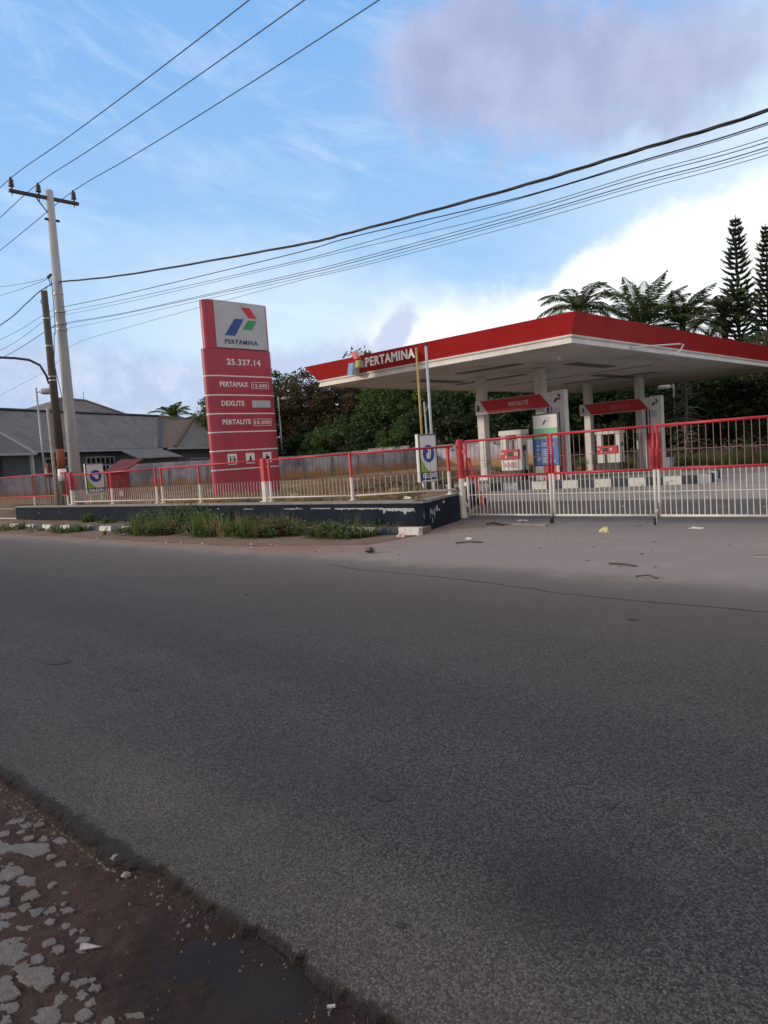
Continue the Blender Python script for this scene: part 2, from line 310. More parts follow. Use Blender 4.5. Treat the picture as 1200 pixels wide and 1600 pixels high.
# ---------------------------------------------------------------- mesh helpers
class MB:
    def __init__(s, mt=None): s.v = []; s.f = []; s.m = []; s.mats = [mt] if mt else []; s.cur = 0
    def use(s, mt):
        if mt not in s.mats: s.mats.append(mt)
        s.cur = s.mats.index(mt); return s
    def face(s, pts):
        n = len(s.v); s.v += [tuple(p) for p in pts]; s.f.append(tuple(range(n, n + len(pts)))); s.m.append(s.cur); return s
    def raw(s, vs, fs):
        n = len(s.v); s.v += [tuple(p) for p in vs]; s.f += [tuple(i + n for i in f) for f in fs]; s.m += [s.cur] * len(fs); return s
    def box(s, x0, x1, y0, y1, z0, z1, bev=0., mtx=None):
        bm = bmesh.new(); bmesh.ops.create_cube(bm, size=1)
        for v in bm.verts: v.co = ((v.co.x + .5) * (x1 - x0) + x0, (v.co.y + .5) * (y1 - y0) + y0, (v.co.z + .5) * (z1 - z0) + z0)
        if bev: bmesh.ops.bevel(bm, geom=bm.edges[:], offset=bev, segments=2, affect='EDGES', profile=.5)
        bm.verts.index_update()
        s.raw([(mtx @ v.co) if mtx else v.co[:] for v in bm.verts], [[v.index for v in f.verts] for f in bm.faces]); bm.free(); return s
    def tube(s, pts, r, n=8, cap=True):
        pts = [Vector(p) for p in pts]; L = len(pts); rs = r if isinstance(r, (list, tuple)) else [r] * L
        vs = []; fs = []; ref = None
        for i, p in enumerate(pts):
            d = (pts[min(i + 1, L - 1)] - pts[max(i - 1, 0)]).normalized()
            if ref is None: ref = Vector((0, 0, 1)) if abs(d.z) < .9 else Vector((1, 0, 0))
            a = d.cross(ref).normalized(); b = a.cross(d).normalized(); ref = b
            for k in range(n):
                t = 2 * math.pi * k / n; vs.append(p + (a * math.cos(t) + b * math.sin(t)) * rs[i])
        for i in range(L - 1):
            for k in range(n): fs.append((i * n + k, i * n + (k + 1) % n, (i + 1) * n + (k + 1) % n, (i + 1) * n + k))
        if cap: fs.append(tuple(range(n))[::-1]); fs.append(tuple(range((L - 1) * n, L * n)))
        return s.raw(vs, fs)
    def prism(s, poly, d, h):   # poly of 3D points, extruded by vector d*h
        d = Vector(d) * h; n = len(poly); vs = [Vector(p) for p in poly] + [Vector(p) + d for p in poly]
        fs = [tuple(range(n))[::-1], tuple(range(n, 2 * n))] + [(i, (i + 1) % n, n + (i + 1) % n, n + i) for i in range(n)]
        return s.raw(vs, fs)
    def build(s, name, parent=None, smooth=False, orig=None, local=False):
        me = bpy.data.meshes.new(name)
        o = bpy.data.objects.new(name, me)
        off = Vector(parent.location) if parent and orig is None else (Vector(orig) if orig is not None else Vector((0, 0, 0)))
        if local: off = Vector((0, 0, 0))
        me.from_pydata([(v[0] - off.x, v[1] - off.y, v[2] - off.z) for v in s.v], [], s.f)
        for mt in s.mats: me.materials.append(mt)
        me.polygons.foreach_set('material_index', s.m)
        if smooth: me.polygons.foreach_set('use_smooth', [True] * len(s.f))
        me.validate(); me.update()
        bm = bmesh.new(); bm.from_mesh(me); bmesh.ops.recalc_face_normals(bm, faces=bm.faces); bm.to_mesh(me); bm.free()
        COL.objects.link(o)
        if parent is not None:
            o.parent = parent
            pl = parent
            if pl.parent is not None and orig is None: pass
        elif orig is not None: o.location = orig
        return o
def tag(o, label, cat, group=None):
    o['label'] = label; o['category'] = cat
    if group: o['group'] = group
    return o
def thing(name, label, cat, loc=(0, 0, 0), group=None):
    o = bpy.data.objects.new(name, None); COL.objects.link(o); o.location = loc; o.empty_display_size = .3
    return tag(o, label, cat, group)
def struct(o, kind='structure'): o['kind'] = kind; return o
def sub(mb, name, part, smooth=False):     # sub-part: parent is a part (part origins coincide with their root)
    root = part.parent; o = mb.build(name, root, smooth); o.parent = part; return o
_fc = {}
def text(name, body, P, right, up, w, h, mt, parent, ext=.01, bold=.012, off=None):
    cu = bpy.data.curves.new(name, 'FONT'); cu.body = body; cu.size = 1; cu.offset = bold; cu.resolution_u = 3; cu.space_character = 1.12
    to = bpy.data.objects.new(name, cu); COL.objects.link(to)
    dg = bpy.context.evaluated_depsgraph_get(); me = bpy.data.meshes.new_from_object(to.evaluated_get(dg))
    bpy.data.objects.remove(to); bpy.data.curves.remove(cu)
    xs = [v.co.x for v in me.vertices]; ys = [v.co.y for v in me.vertices]
    x0, x1, y0, y1 = min(xs), max(xs), min(ys), max(ys)
    right = Vector(right).normalized(); up = Vector(up).normalized(); nrm = right.cross(up)
    loc = Vector(parent.location) if parent.parent is None else Vector(parent.parent.location)
    vs = [Vector(P) + right * ((v.co.x - x0) / (x1 - x0) * w) + up * ((v.co.y - y0) / (y1 - y0) * h) for v in me.vertices]
    fs = [tuple(p.vertices) for p in me.polygons]
    # front faces plus side walls along the boundary
    n = len(vs); allv = [v + nrm * ext for v in vs] + vs
    cnt = {}
    for f in fs:
        for i in range(len(f)):
            a, b = f[i], f[(i + 1) % len(f)]; cnt[(a, b)] = 1
    side = [(a, a + n, b + n, b) for (a, b) in cnt if (b, a) not in cnt]
    m2 = bpy.data.meshes.new(name); m2.from_pydata([tuple(v - loc) for v in allv], [], fs + side); m2.materials.append(mt); m2.update()
    o = bpy.data.objects.new(name, m2); COL.objects.link(o); o.parent = parent; bpy.data.meshes.remove(me); return o
RX, UZ = (1, 0, 0), (0, 0, 1)
def noise2(x, y, s=0):
    return (math.sin(x * 1.7 + s) + math.sin(y * 2.3 + s * 2.1) + math.sin((x + y) * 3.1 + s * .7) + math.sin((x * 2 - y) * 4.3 + s)) / 4
# ---------------------------------------------------------------- ground, road, forecourt
mb = MB(GRASSG); mb.face([(-900, -900, -.09), (900, -900, -.09), (900, 1200, -.09), (-900, 1200, -.09)])
struct(mb.build('ground'))
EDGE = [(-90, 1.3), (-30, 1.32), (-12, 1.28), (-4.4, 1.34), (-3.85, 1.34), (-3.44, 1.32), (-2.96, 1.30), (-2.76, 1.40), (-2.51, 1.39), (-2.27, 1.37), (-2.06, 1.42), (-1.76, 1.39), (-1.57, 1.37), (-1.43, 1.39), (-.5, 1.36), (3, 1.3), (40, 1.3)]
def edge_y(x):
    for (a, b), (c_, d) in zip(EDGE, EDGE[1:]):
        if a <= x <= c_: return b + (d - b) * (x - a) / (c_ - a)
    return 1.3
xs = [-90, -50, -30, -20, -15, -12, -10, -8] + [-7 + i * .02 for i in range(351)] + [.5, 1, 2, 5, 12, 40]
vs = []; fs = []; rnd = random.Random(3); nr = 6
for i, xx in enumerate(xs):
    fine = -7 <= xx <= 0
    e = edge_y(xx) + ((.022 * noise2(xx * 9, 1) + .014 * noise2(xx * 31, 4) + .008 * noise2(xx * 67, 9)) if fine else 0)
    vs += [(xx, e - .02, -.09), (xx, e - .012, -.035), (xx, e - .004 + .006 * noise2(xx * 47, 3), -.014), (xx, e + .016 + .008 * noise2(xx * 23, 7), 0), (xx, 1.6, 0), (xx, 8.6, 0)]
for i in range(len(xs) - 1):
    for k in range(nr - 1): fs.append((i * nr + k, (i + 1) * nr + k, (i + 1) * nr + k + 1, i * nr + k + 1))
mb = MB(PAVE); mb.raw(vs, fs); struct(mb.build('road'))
mb = MB(PAVE); mb.face([(-90, 8.6, 0), (40, 8.6, 0), (40, 13.6, 0), (-90, 13.6, 0)]); struct(mb.build('apron'))
mb = MB(PAVE); mb.face([(-30, 13.6, 0), (40, 13.6, 0), (40, 38.6, 0), (-30, 38.6, 0)]); struct(mb.build('forecourt'))
# crack along the far side of the road: a thin sunken-looking tar line
mb = MB(mat('crack tar', (.018, .017, .017), (.03, .028, .027), 20, .9))
cp = [(-8.6, 7.6), (-7.76, 7.41), (-6.9, 7.38), (-6.02, 7.33), (-5.0, 7.16), (-4.0, 6.98), (-3.1, 6.95), (-2.1, 6.96), (-.6, 6.88), (2, 6.7)]
pp = []
for (a, b), (c_, d) in zip(cp, cp[1:]):
    for k in range(8): t = k / 8; pp.append((a + (c_ - a) * t, b + (d - b) * t + rnd.uniform(-.022, .022)))
for i in range(len(pp) - 1):
    w0 = .006 + .006 * abs(noise2(i * .7, 1)); w1 = .006 + .006 * abs(noise2((i + 1) * .7, 1)); (a, b), (c_, d) = pp[i], pp[i + 1]
    mb.face([(a, b - w0, .004), (c_, d - w1, .004), (c_, d + w1, .004), (a, b + w0, .004)])
struct(mb.build('road_crack'))
# near shoulder: real relief
def sh_h(x, y):
    h = -.030 + .010 * noise2(x * 2.2, y * 2.2, 1) + .006 * noise2(x * 11, y * 11, 2) + .003 * noise2(x * 37, y * 41, 3)
    d = math.hypot((x + 1.94) / .42, (y - 1.24) / .25)
    h -= .022 * max(0, 1.25 - d)
    for k in range(4):       # old tyre tread marks
        lx, ly = -2.83 + k * .022, 1.10
        if abs(y - ly) < .1: h -= .007 * math.exp(-((x - lx + (y - ly) * .5) / .006) ** 2)
    return h
gx = [-8 + i * .25 for i in range(16)] + [-4 + i * .016 for i in range(220)] + [-.48 + .25 * i for i in range(12)]
gy = [-4 + i * .3 for i in range(14)] + [.2 + i * .016 for i in range(76)]
vs = [(a, b, sh_h(a, b) + (.0045 * (rnd.random() - .5) if b > .2 else 0)) for a in gx for b in gy]; n = len(gy)
fs = [(i * n + j, (i + 1) * n + j, (i + 1) * n + j + 1, i * n + j + 1) for i in range(len(gx) - 1) for j in range(n - 1)]
mb = MB(SHOULDER); mb.raw(vs, fs); struct(mb.build('dirt_shoulder', smooth=True))
mb = MB(PUD); pv = []
for k in range(48):
    t = 2 * math.pi * k / 48; rr = 1 + .10 * math.sin(3 * t) + .06 * math.sin(7 * t + 1)
    pv.append((-1.94 + .50 * rr * math.cos(t), 1.24 + .25 * rr * math.sin(t), -.0405))
mb.face(pv); struct(mb.build('puddle'))
# slab fragments pressed in the dirt
SL = dict(S1=[(-2.83, 0.8), (-2.87, 0.83), (-2.81, 0.88), (-2.66, 0.88), (-2.65, 0.85), (-2.62, 0.8), (-2.7, 0.76), (-2.78, 0.75)], S2=[(-2.58, 0.77), (-2.61, 0.8), (-2.58, 0.83), (-2.52, 0.87), (-2.45, 0.84), (-2.44, 0.8), (-2.5, 0.78)],
 S3=[(-2.63, 0.74), (-2.61, 0.76), (-2.55, 0.75), (-2.48, 0.75), (-2.49, 0.71), (-2.5, 0.69), (-2.61, 0.7)], S4=[(-2.4, 0.82), (-2.4, 0.84), (-2.35, 0.84), (-2.32, 0.81), (-2.36, 0.8)], S5=[(-2.5, 0.69), (-2.46, 0.73), (-2.42, 0.72), (-2.43, 0.69), (-2.47, 0.68)],
 S6=[(-2.97, 0.85), (-2.9, 0.88), (-2.89, 0.84), (-2.89, 0.82), (-2.96, 0.82)], S7=[(-3.11, 0.9), (-3.09, 0.93), (-3.04, 0.91), (-3.05, 0.88), (-3.11, 0.87)], S8=[(-3.23, 0.94), (-3.18, 0.96), (-3.12, 0.93), (-3.13, 0.91), (-3.2, 0.9)],
 S9=[(-3.21, 0.99), (-3.22, 1.03), (-3.16, 1.06), (-3.1, 1.03), (-3.14, 0.99)], S10=[(-3.42, 1.23), (-3.42, 1.27), (-3.36, 1.28), (-3.33, 1.26), (-3.38, 1.22)], S11=[(-2.87, 0.87), (-2.82, 0.92), (-2.81, 0.89), (-2.85, 0.87)],
 S12=[(-3.02, 0.87), (-2.98, 0.91), (-2.94, 0.9), (-2.97, 0.86)], S13=[(-2.95, 0.95), (-2.9, 1.0), (-2.87, 0.94), (-2.91, 0.94)], S14=[(-2.3, 0.88), (-2.28, 0.9), (-2.24, 0.89), (-2.26, 0.86)],
 S15=[(-3.54, 1.09), (-3.4, 1.21), (-3.32, 1.18), (-3.32, 1.12), (-3.38, 1.1), (-3.48, 1.06)], S16=[(-3.43, 1.01), (-3.4, 1.04), (-3.25, 1.05), (-3.24, 1.01), (-3.23, 0.98), (-3.27, 0.95)], S17=[(-3.21, 1.15), (-3.2, 1.19), (-3.14, 1.18), (-3.17, 1.14)],
 S18=[(-2.13, 0.92), (-2.1, 0.96), (-2.07, 0.95), (-2.11, 0.92)], S19=[(-2.43, 0.67), (-2.42, 0.69), (-2.37, 0.68), (-2.39, 0.65)], S20=[(-3.52, 1.23), (-3.43, 1.23), (-3.41, 1.21), (-3.49, 1.19)])
SLAB_LBL = dict(S1='largest pale slab fragment in the reddish dirt, at the left edge', S2='pale slab fragment with a dented top edge, second largest in the dirt', S3='pale broken slab at the lower left corner below the largest one',
 S15='worn pale concrete patch level with the dirt near the road edge', S16='long worn pale patch above the cluster of slab fragments', S4='small rounded pale slab to the right of the dented slab', S10='pale flat stone near the dark road edge, farthest of the fragments',
 S18='small low pale stone by the bottom of the picture beside the dark silt')
def rough_poly(P, amp, rs):
    out = []
    for i in range(len(P)):
        a, b = P[i], P[(i + 1) % len(P)]; L = math.dist(a, b); n = max(2, int(L / .012))
        for k in range(n):
            t = k / n; out.append((a[0] + (b[0] - a[0]) * t + rs.uniform(-amp, amp), a[1] + (b[1] - a[1]) * t + rs.uniform(-amp, amp)))
    return out
qs = random.Random(12); cen = [(sum(p[0] for p in P) / len(P), sum(p[1] for p in P) / len(P), max(math.dist(p, P[0]) for p in P) / 2) for P in SL.values()]
for k in range(900):
    t = qs.random(); u_ = qs.random() ** 1.3; ax, ay = -4.0 + 1.75 * t, 1.02 - .40 * t; cx_, cy_ = ax + .30 * u_ * (1 - .45 * t), ay + .27 * u_; rr = qs.uniform(.03, .072) * (1.25 - .95 * u_)
    if any(math.hypot(cx_ - a, cy_ - b) < (rr + c_) * .80 for a, b, c_ in cen) or len(SL) > 64: continue
    n_ = qs.choice((5, 6, 7)); a0 = qs.uniform(0, 6); cen.append((cx_, cy_, rr)); SL['X%d' % k] = [(cx_ + rr * qs.uniform(.75, 1.15) * 1.2 * math.cos(a0 + 6.283 * i / n_), cy_ + rr * qs.uniform(.75, 1.15) * math.sin(a0 + 6.283 * i / n_)) for i in range(n_)]
for k, P in SL.items():
    P = rough_poly(P, .0065, rnd); cx = sum(p[0] for p in P) / len(P); cy = sum(p[1] for p in P) / len(P)
    zt = sh_h(cx, cy) + .004; mb = MB(SLAB); n = len(P)
    rings = [[(p[0], p[1], zt - .03) for p in P], [(p[0], p[1], zt - .004) for p in P], [(cx + (p[0] - cx) * .93, cy + (p[1] - cy) * .93, zt + rnd.uniform(-.001, .001)) for p in P]]
    vs = sum(rings, []) + [(cx, cy, zt + .001)]
    fs = [(r * n + i, r * n + (i + 1) % n, (r + 1) * n + (i + 1) % n, (r + 1) * n + i) for r in range(2) for i in range(n)] + [(2 * n + i, 2 * n + (i + 1) % n, 3 * n) for i in range(n)]
    mb.raw(vs, fs); o = mb.build('slab_fragment', smooth=False)
    tag(o, SLAB_LBL.get(k, 'small flat pale concrete fragment pressed into the reddish roadside dirt'), 'slab fragment', 'slab fragments in the roadside dirt')
def rock(mt, loc, r, seed, squash=.6):
    bm = bmesh.new(); bmesh.ops.create_icosphere(bm, subdivisions=2, radius=r); q = random.Random(seed)
    for v in bm.verts: v.co *= q.uniform(.75, 1.15); v.co.z *= squash
    mb = MB(mt); mb.raw([(v.co.x + loc[0], v.co.y + loc[1], v.co.z + loc[2]) for v in bm.verts], [[v.index for v in f.verts] for f in bm.faces]); bm.free(); return mb
STONEP = mat('pale stone', (.26, .24, .225), (.20, .18, .17), 30, .9, .3, 90)
for (a, b, r, l) in [(-3.0, 1.325, .022, 'palest round stone beside the road edge'), (-2.94, 1.335, .014, 'small white stone just right of the palest round stone'), (-2.86, 1.30, .02, 'brownish flat stone below the pale stones at the road edge')]:
    tag(rock(STONEP, (a, b, sh_h(a, b) + r * .35), r, int(a * 100)).build('stone'), l, 'stone', 'stones on the shoulder')
grit = MB(mat('gravel bits', (.15, .125, .11), (.075, .062, .056), 30, .9))
for k in range(700):
    a = rnd.uniform(-4.4, -1.2); b = rnd.uniform(.6, 1.36); 
    if k < 260: b = 1.30 + rnd.gauss(0, .04)
    elif k < 340: a = rnd.gauss(-3.85, .12); b = rnd.gauss(1.24, .03)
    if b > edge_y(a) - .02: b = edge_y(a) - .03
    r = rnd.uniform(.0025, .008) * (1.6 if k < 340 else 1); z0 = sh_h(a, b)
    vs = [(a + r * rnd.uniform(.6, 1.2) * math.cos(t), b + r * rnd.uniform(.6, 1.2) * math.sin(t), z0 - .002) for t in (0, 1.3, 2.6, 3.8, 5.1)] + [(a, b, z0 + r * .8)]
    grit.raw(vs, [(i, (i + 1) % 5, 5) for i in range(5)])
struct(grit.build('gravel'), 'stuff')
asp = MB(mat('loose asphalt crumbs', (.06, .057, .056), (.035, .033, .033), 30, .95))
for k in range(900):
    a = rnd.uniform(-5, -.8); b = edge_y(a) + abs(rnd.gauss(0, .05)) - .02; r = rnd.uniform(.003, .008); z0 = 0 if b > edge_y(a) + .02 else sh_h(a, b)
    vs = [(a + r * rnd.uniform(.6, 1.2) * math.cos(t), b + r * rnd.uniform(.6, 1.2) * math.sin(t), z0 - .002) for t in (0, 1.3, 2.6, 3.8, 5.1)] + [(a, b, z0 + r * .8)]
    asp.raw(vs, [(i, (i + 1) % 5, 5) for i in range(5)])
struct(asp.build('asphalt_crumbs'), 'stuff')
# verge between road and kerb (dust) and strip between kerb and wall
KX = [(-60, 9.2), (-28.6, 9.75), (-19.6, 10.05), (-14, 10.45), (-10.6, 10.9), (-9.75, 11.05)]
def ky(x):
    for (a, b), (c_, d) in zip(KX, KX[1:]):
        if a <= x <= c_: return b + (d - b) * (x - a) / (c_ - a)
    return KX[-1][1]
mb = MB(VERGE); prev = None
for i in range(60):
    xx = -60 + i * (50.2 / 59); a = (xx, 8.75 + .12 * noise2(xx, 2) + max(0, (xx + 13) * .28), .004); b = (xx, ky(xx) + .05, .012)
    if prev: mb.face([prev[0], a, b, prev[1]])
    prev = (a, b)
struct(mb.build('verge'))
mb = MB(VERGE); mb.prism([(a, b + .17, 0) for a, b in KX[1:]] + [(-10.02, 11.75, 0), (-32.1, 11.55, 0)], (0, 0, 1), .12); struct(mb.build('sidewalk'))
mb = MB(KERB)
for (a, b), (c_, d) in zip(KX[1:], KX[2:]):
    L = math.hypot(c_ - a, d - b); n = max(1, round(L / .68)); 
    for k in range(n):
        t0, t1 = k / n, (k + .985) / n; x0, y0, x1, y1 = a + (c_ - a) * t0, b + (d - b) * t0, a + (c_ - a) * t1, b + (d - b) * t1
        j = rnd.uniform(-.012, .012); h = .15 + rnd.uniform(-.012, .01)
        mb.raw([(x0, y0 + j, 0), (x1, y1 + j, 0), (x1, y1 + j + .17, 0), (x0, y0 + j + .17, 0), (x0, y0 + j + .025, h), (x1, y1 + j + .025, h), (x1, y1 + j + .17, h), (x0, y0 + j + .17, h)], [(0, 1, 5, 4), (1, 2, 6, 5), (2, 3, 7, 6), (3, 0, 4, 7), (4, 5, 6, 7)])
struct(mb.build('kerb'))
# raised yard terrain behind the retaining wall
def yard_h(x, y):
    edge = -10.95 - max(0, y - 13.9) * .62
    t = min(1, max(0, (edge - x) / .5)) if y < 17.5 else min(1, max(0, (edge - x) / 2.5))
    h = .58 + .05 * noise2(x * .5, y * .6) + .03 * noise2(x * 2, y * 2, 3)
    if y > 18 and x > -26: h *= max(0, 1 - (y - 18) / 4.5) if x > -24 else max(.5, 1 - (y - 18) / 20)
    if y < 12.1: h = .56
    return h * t - (0.02 if t == 0 else 0)
vs = []; gx = [-62 + i * 1. for i in range(32)] + [-30 + i * .25 for i in range(86)]; gy = [11.72 + i * .25 for i in range(48)] + [23.7 + i for i in range(22)]
n = len(gy); vs = []
for a in gx:
    for b in gy:
        hh = yard_h(a, b)
        vs.append((a, b, hh))
fs = []
for i in range(len(gx) - 1):
    for j in range(n - 1):
        q4 = (i * n + j, (i + 1) * n + j, (i + 1) * n + j + 1, i * n + j + 1)
        if max(vs[k][2] for k in q4) > 0 and not (gx[i + 1] > -32 and False): fs.append(q4)
fs = [f for f in fs if not (vs[f[0]][0] < -32.3 and vs[f[0]][1] < 13.4)]
mb = MB(YARD); mb.raw(vs, fs); struct(mb.build('yard_ground', smooth=True))
# retaining wall (dark blue, pale cap, flaking patches)
w = thing('retaining_wall', 'low dark blue retaining wall with flaking paint along the roadside verge', 'wall', (-20, 11.7, 0))
mb = MB(DKBLUE)
WP = [(-32.05, 11.45), (-10.06, 11.6), (-10.9, 13.95), (-13.3, 17.8)]
def wall_strip(mb, P, th, z0, z1, out=0):
    for (a, b), (c_, d) in zip(P, P[1:]):
        dx, dy = c_ - a, d - b; L = math.hypot(dx, dy); nx, ny = -dy / L, dx / L
        mb.prism([(a - nx * out, b - ny * out, z0), (c_ - nx * out, d - ny * out, z0), (c_ + nx * th, d + ny * th, z0), (a + nx * th, b + ny * th, z0)], (0, 0, 1), z1 - z0)
wall_strip(mb, WP, .2, 0, .60); mb.build('wall_face', w)
mb = MB(CONC); wall_strip(mb, WP[:3], .24, .602, .655, .012); mb.build('wall_cap', w)
FLAKE = mat('old flaked plaster', (.42, .44, .46), (.30, .31, .33), 20, .9, .3, 60)
mb = MB(FLAKE)
def flake(mb, P3, right, up, pts):
    P3, right, up = Vector(P3), Vector(right), Vector(up); mb.face([P3 + right * a + up * b for a, b in pts])
def blobpts(cx, cy, rx, ry, n, q): return [(cx + rx * q.uniform(.55, 1.15) * math.cos(2 * math.pi * k / n), cy + ry * q.uniform(.4, 1.2) * math.sin(2 * math.pi * k / n)) for k in range(n)]
q = random.Random(5)
fy = lambda x: 11.45 + .15 * (x + 32.05) / 21.99 - .004
def ragged(x0, x1, zt, th, st=.03):
    xx = x0; top = []; botm = []
    while xx < x1:
        top.append((xx - x0, zt + .006 * q.random())); botm.append((xx - x0, zt - th * (.25 + .75 * abs(noise2(xx * 6, 2))) * q.uniform(.7, 1.2) - .004)); xx += st
    for a, b, c_, d in zip(top, top[1:], botm[1:], botm): flake(mb, (x0, fy(x0), 0), (1, .0068, 0), UZ, [a, b, c_, d])
ragged(-12.75, -11.2, .505, .05); ragged(-11.22, -10.3, .495, .13); ragged(-14.6, -13.9, .50, .025); ragged(-13.6, -12.9, .507, .03); ragged(-16.3, -15.9, .50, .02); ragged(-10.32, -10.12, .46, .16)
rdir = Vector((-.84, 2.35, 0)).normalized(); nrm = Vector((rdir.y, -rdir.x, 0))
for a, b, rx, ry in [(.05, .35, .08, .13), (.13, .22, .07, .05), (.16, .40, .12, .06), (.30, .30, .09, .14), (.40, .40, .05, .08), (.50, .36, .04, .09), (.62, .33, .05, .10), (.78, .42, .09, .09), (.92, .38, .08, .03), (1.25, .52, .10, .05), (.2, .12, .05, .04), (.48, .2, .03, .08)]:
    P0 = Vector((-10.06, 11.6, 0)) + nrm * .004; flake(mb, P0, rdir, UZ, blobpts(a, b, rx, ry, 13, q))
for k in range(9): xx = q.uniform(-31, -10.3); flake(mb, (xx, fy(xx), 0), (1, .0068, 0), UZ, blobpts(0, q.uniform(.15, .55), q.uniform(.015, .05), q.uniform(.01, .03), 8, q))
mb.build('flaked_paint', w)
# ---------------------------------------------------------------- fence on the wall
Z0 = .655
THINBAR = mat('thin weathered bar', (.13, .06, .06), (.09, .05, .05), 6, .7)
def fence_run(label, pts, group=None):
    f = thing('fence', label, 'fence', (pts[0][0], pts[0][1], Z0), group)
    top = 1.74; midz = 1.19; bot = .76
    for (x0, y0), (x1, y1) in zip(pts, pts[1:]):
        L = math.hypot(x1 - x0, y1 - y0); n = max(1, round(L / 3.1))
        mb = MB(RED); mb.tube([(x0, y0, top), (x1, y1, top)], .026, 8); mb.build('top_rail', f, True)
        mb = MB(WHITEP); mb.tube([(x0, y0, bot), (x1, y1, bot)], .022, 6); mb.build('bottom_rail', f, True)
        mb = MB(THINBAR); mb.tube([(x0, y0, midz), (x1, y1, midz)], .006, 4)
        nb = int(L / .128)
        mw = MB(WHITEP)
        for k in range(1, nb):
            t = k / nb; xx, yy = x0 + (x1 - x0) * t, y0 + (y1 - y0) * t; j = rnd.uniform(-.006, .006)
            mb.tube([(xx, yy, midz), (xx + j, yy, top)], .0045, 4, False); mw.tube([(xx, yy, bot), (xx + j, yy, midz)], .010, 4, False)
        mb.build('upper_bars', f); mw.build('lower_bars', f)
    return f
def post(f, x, y, top=1.76, foot=Z0, r=.03, plate=True):
    mb = MB(WHITEP); mb.box(x - r, x + r, y - r, y + r, foot, 1.19, .006)
    if plate: mb.box(x - r * 2.2, x + r * 2.2, y - r * 2.2, y + r * 2.2, foot, foot + .02)
    mb.use(RED).box(x - r, x + r, y - r, y + r, 1.19, top, .006); mb.build('post', f)
fa = fence_run('red and white bar fence on the wall, right of the totem sign', [(-15.7, 11.94), (-12.52, 11.95), (-10.5, 13.25)])
for p in [(-15.58, 11.94), (-12.52, 11.95), (-10.62, 13.2)]: post(fa, *p)
fb = fence_run('red and white bar fence between the red hut and the totem sign', [(-21.1, 11.9), (-15.78, 11.94)])
for p in [(-21.0, 11.9), (-18.9, 11.92), (-15.9, 11.94)]: post(fb, *p)
post(fb, -15.8, 11.94, 1.80, r=.055)
fc = fence_run('red and white bar fence in front of the entry sign and the utility poles', [(-27.4, 11.85), (-21.3, 11.9)])
for p in [(-24.3, 11.87), (-21.35, 11.9)]: post(fc, *p)
post(fc, -27.4, 11.85, 1.86, r=.06)
mb = MB(RED); mb.tube([(-27.3, 11.9, 1.68), (-26.75, 12.05, .78)], .028, 6); mb.build('brace', fc)
# entry gate at the far left
gt = thing('entry_gate', 'half open red and white entry gate leaf at the far left', 'gate', (-30, 11.7, 0))
mb = MB(RED)
for zz in (1.86, 1.02): mb.tube([(-36.5, 11.2, zz), (-27.55, 11.75, zz)], .028, 6)
for a in (-36.5, -30.3, -27.6): mb.tube([(a, 11.75 + (a + 27.55) * .06, 1.02), (a, 11.75 + (a + 27.55) * .06, 1.86)], .032, 6)
mb.build('upper_frame', gt)
mb = MB(WHITEP)
mb.tube([(-36.5, 11.2, .15), (-27.55, 11.75, .15)], .025, 6); mb.tube([(-36.5, 11.2, .55), (-27.55, 11.75, .55)], .01, 4)
for a in (-36.5, -30.3, -27.6): mb.tube([(a, 11.75 + (a + 27.55) * .06, .1), (a, 11.75 + (a + 27.55) * .06, 1.02)], .04, 6)
mb.build('lower_frame', gt)
mb = MB(WHITEP); mr = MB(THINBAR)
for k in range(62):
    a = -36.4 + k * .143; b = 11.75 + (a + 27.55) * .0615; mb.tube([(a, b, .15), (a, b, 1.02)], .009, 4, False); mr.tube([(a, b, 1.02), (a, b, 1.86)], .007, 4, False)
mb.build('lower_bars', gt); mr.build('upper_bars', gt)
# gate post
gp = thing('gate_post', 'thick red and white steel post where the fence meets the exit gate', 'post', (-10.42, 13.4, 0))
mb = MB(WHITEP); mb.tube([(-10.42, 13.4, .1), (-10.42, 13.4, 1.0)], .075, 16); mb.build('lower_post', gp, False)
mb = MB(RED); mb.tube([(-10.42, 13.4, 1.0), (-10.42, 13.4, 1.88)], .078, 16); mb.build('upper_post', gp, False)
for zz in (.35, .82, 1.55): mb = MB(WHITEP if zz < 1 else RED); mb.box(-10.42, -10.24, 13.37, 13.43, zz, zz + .09, .01); mb.build('hinge', gp)
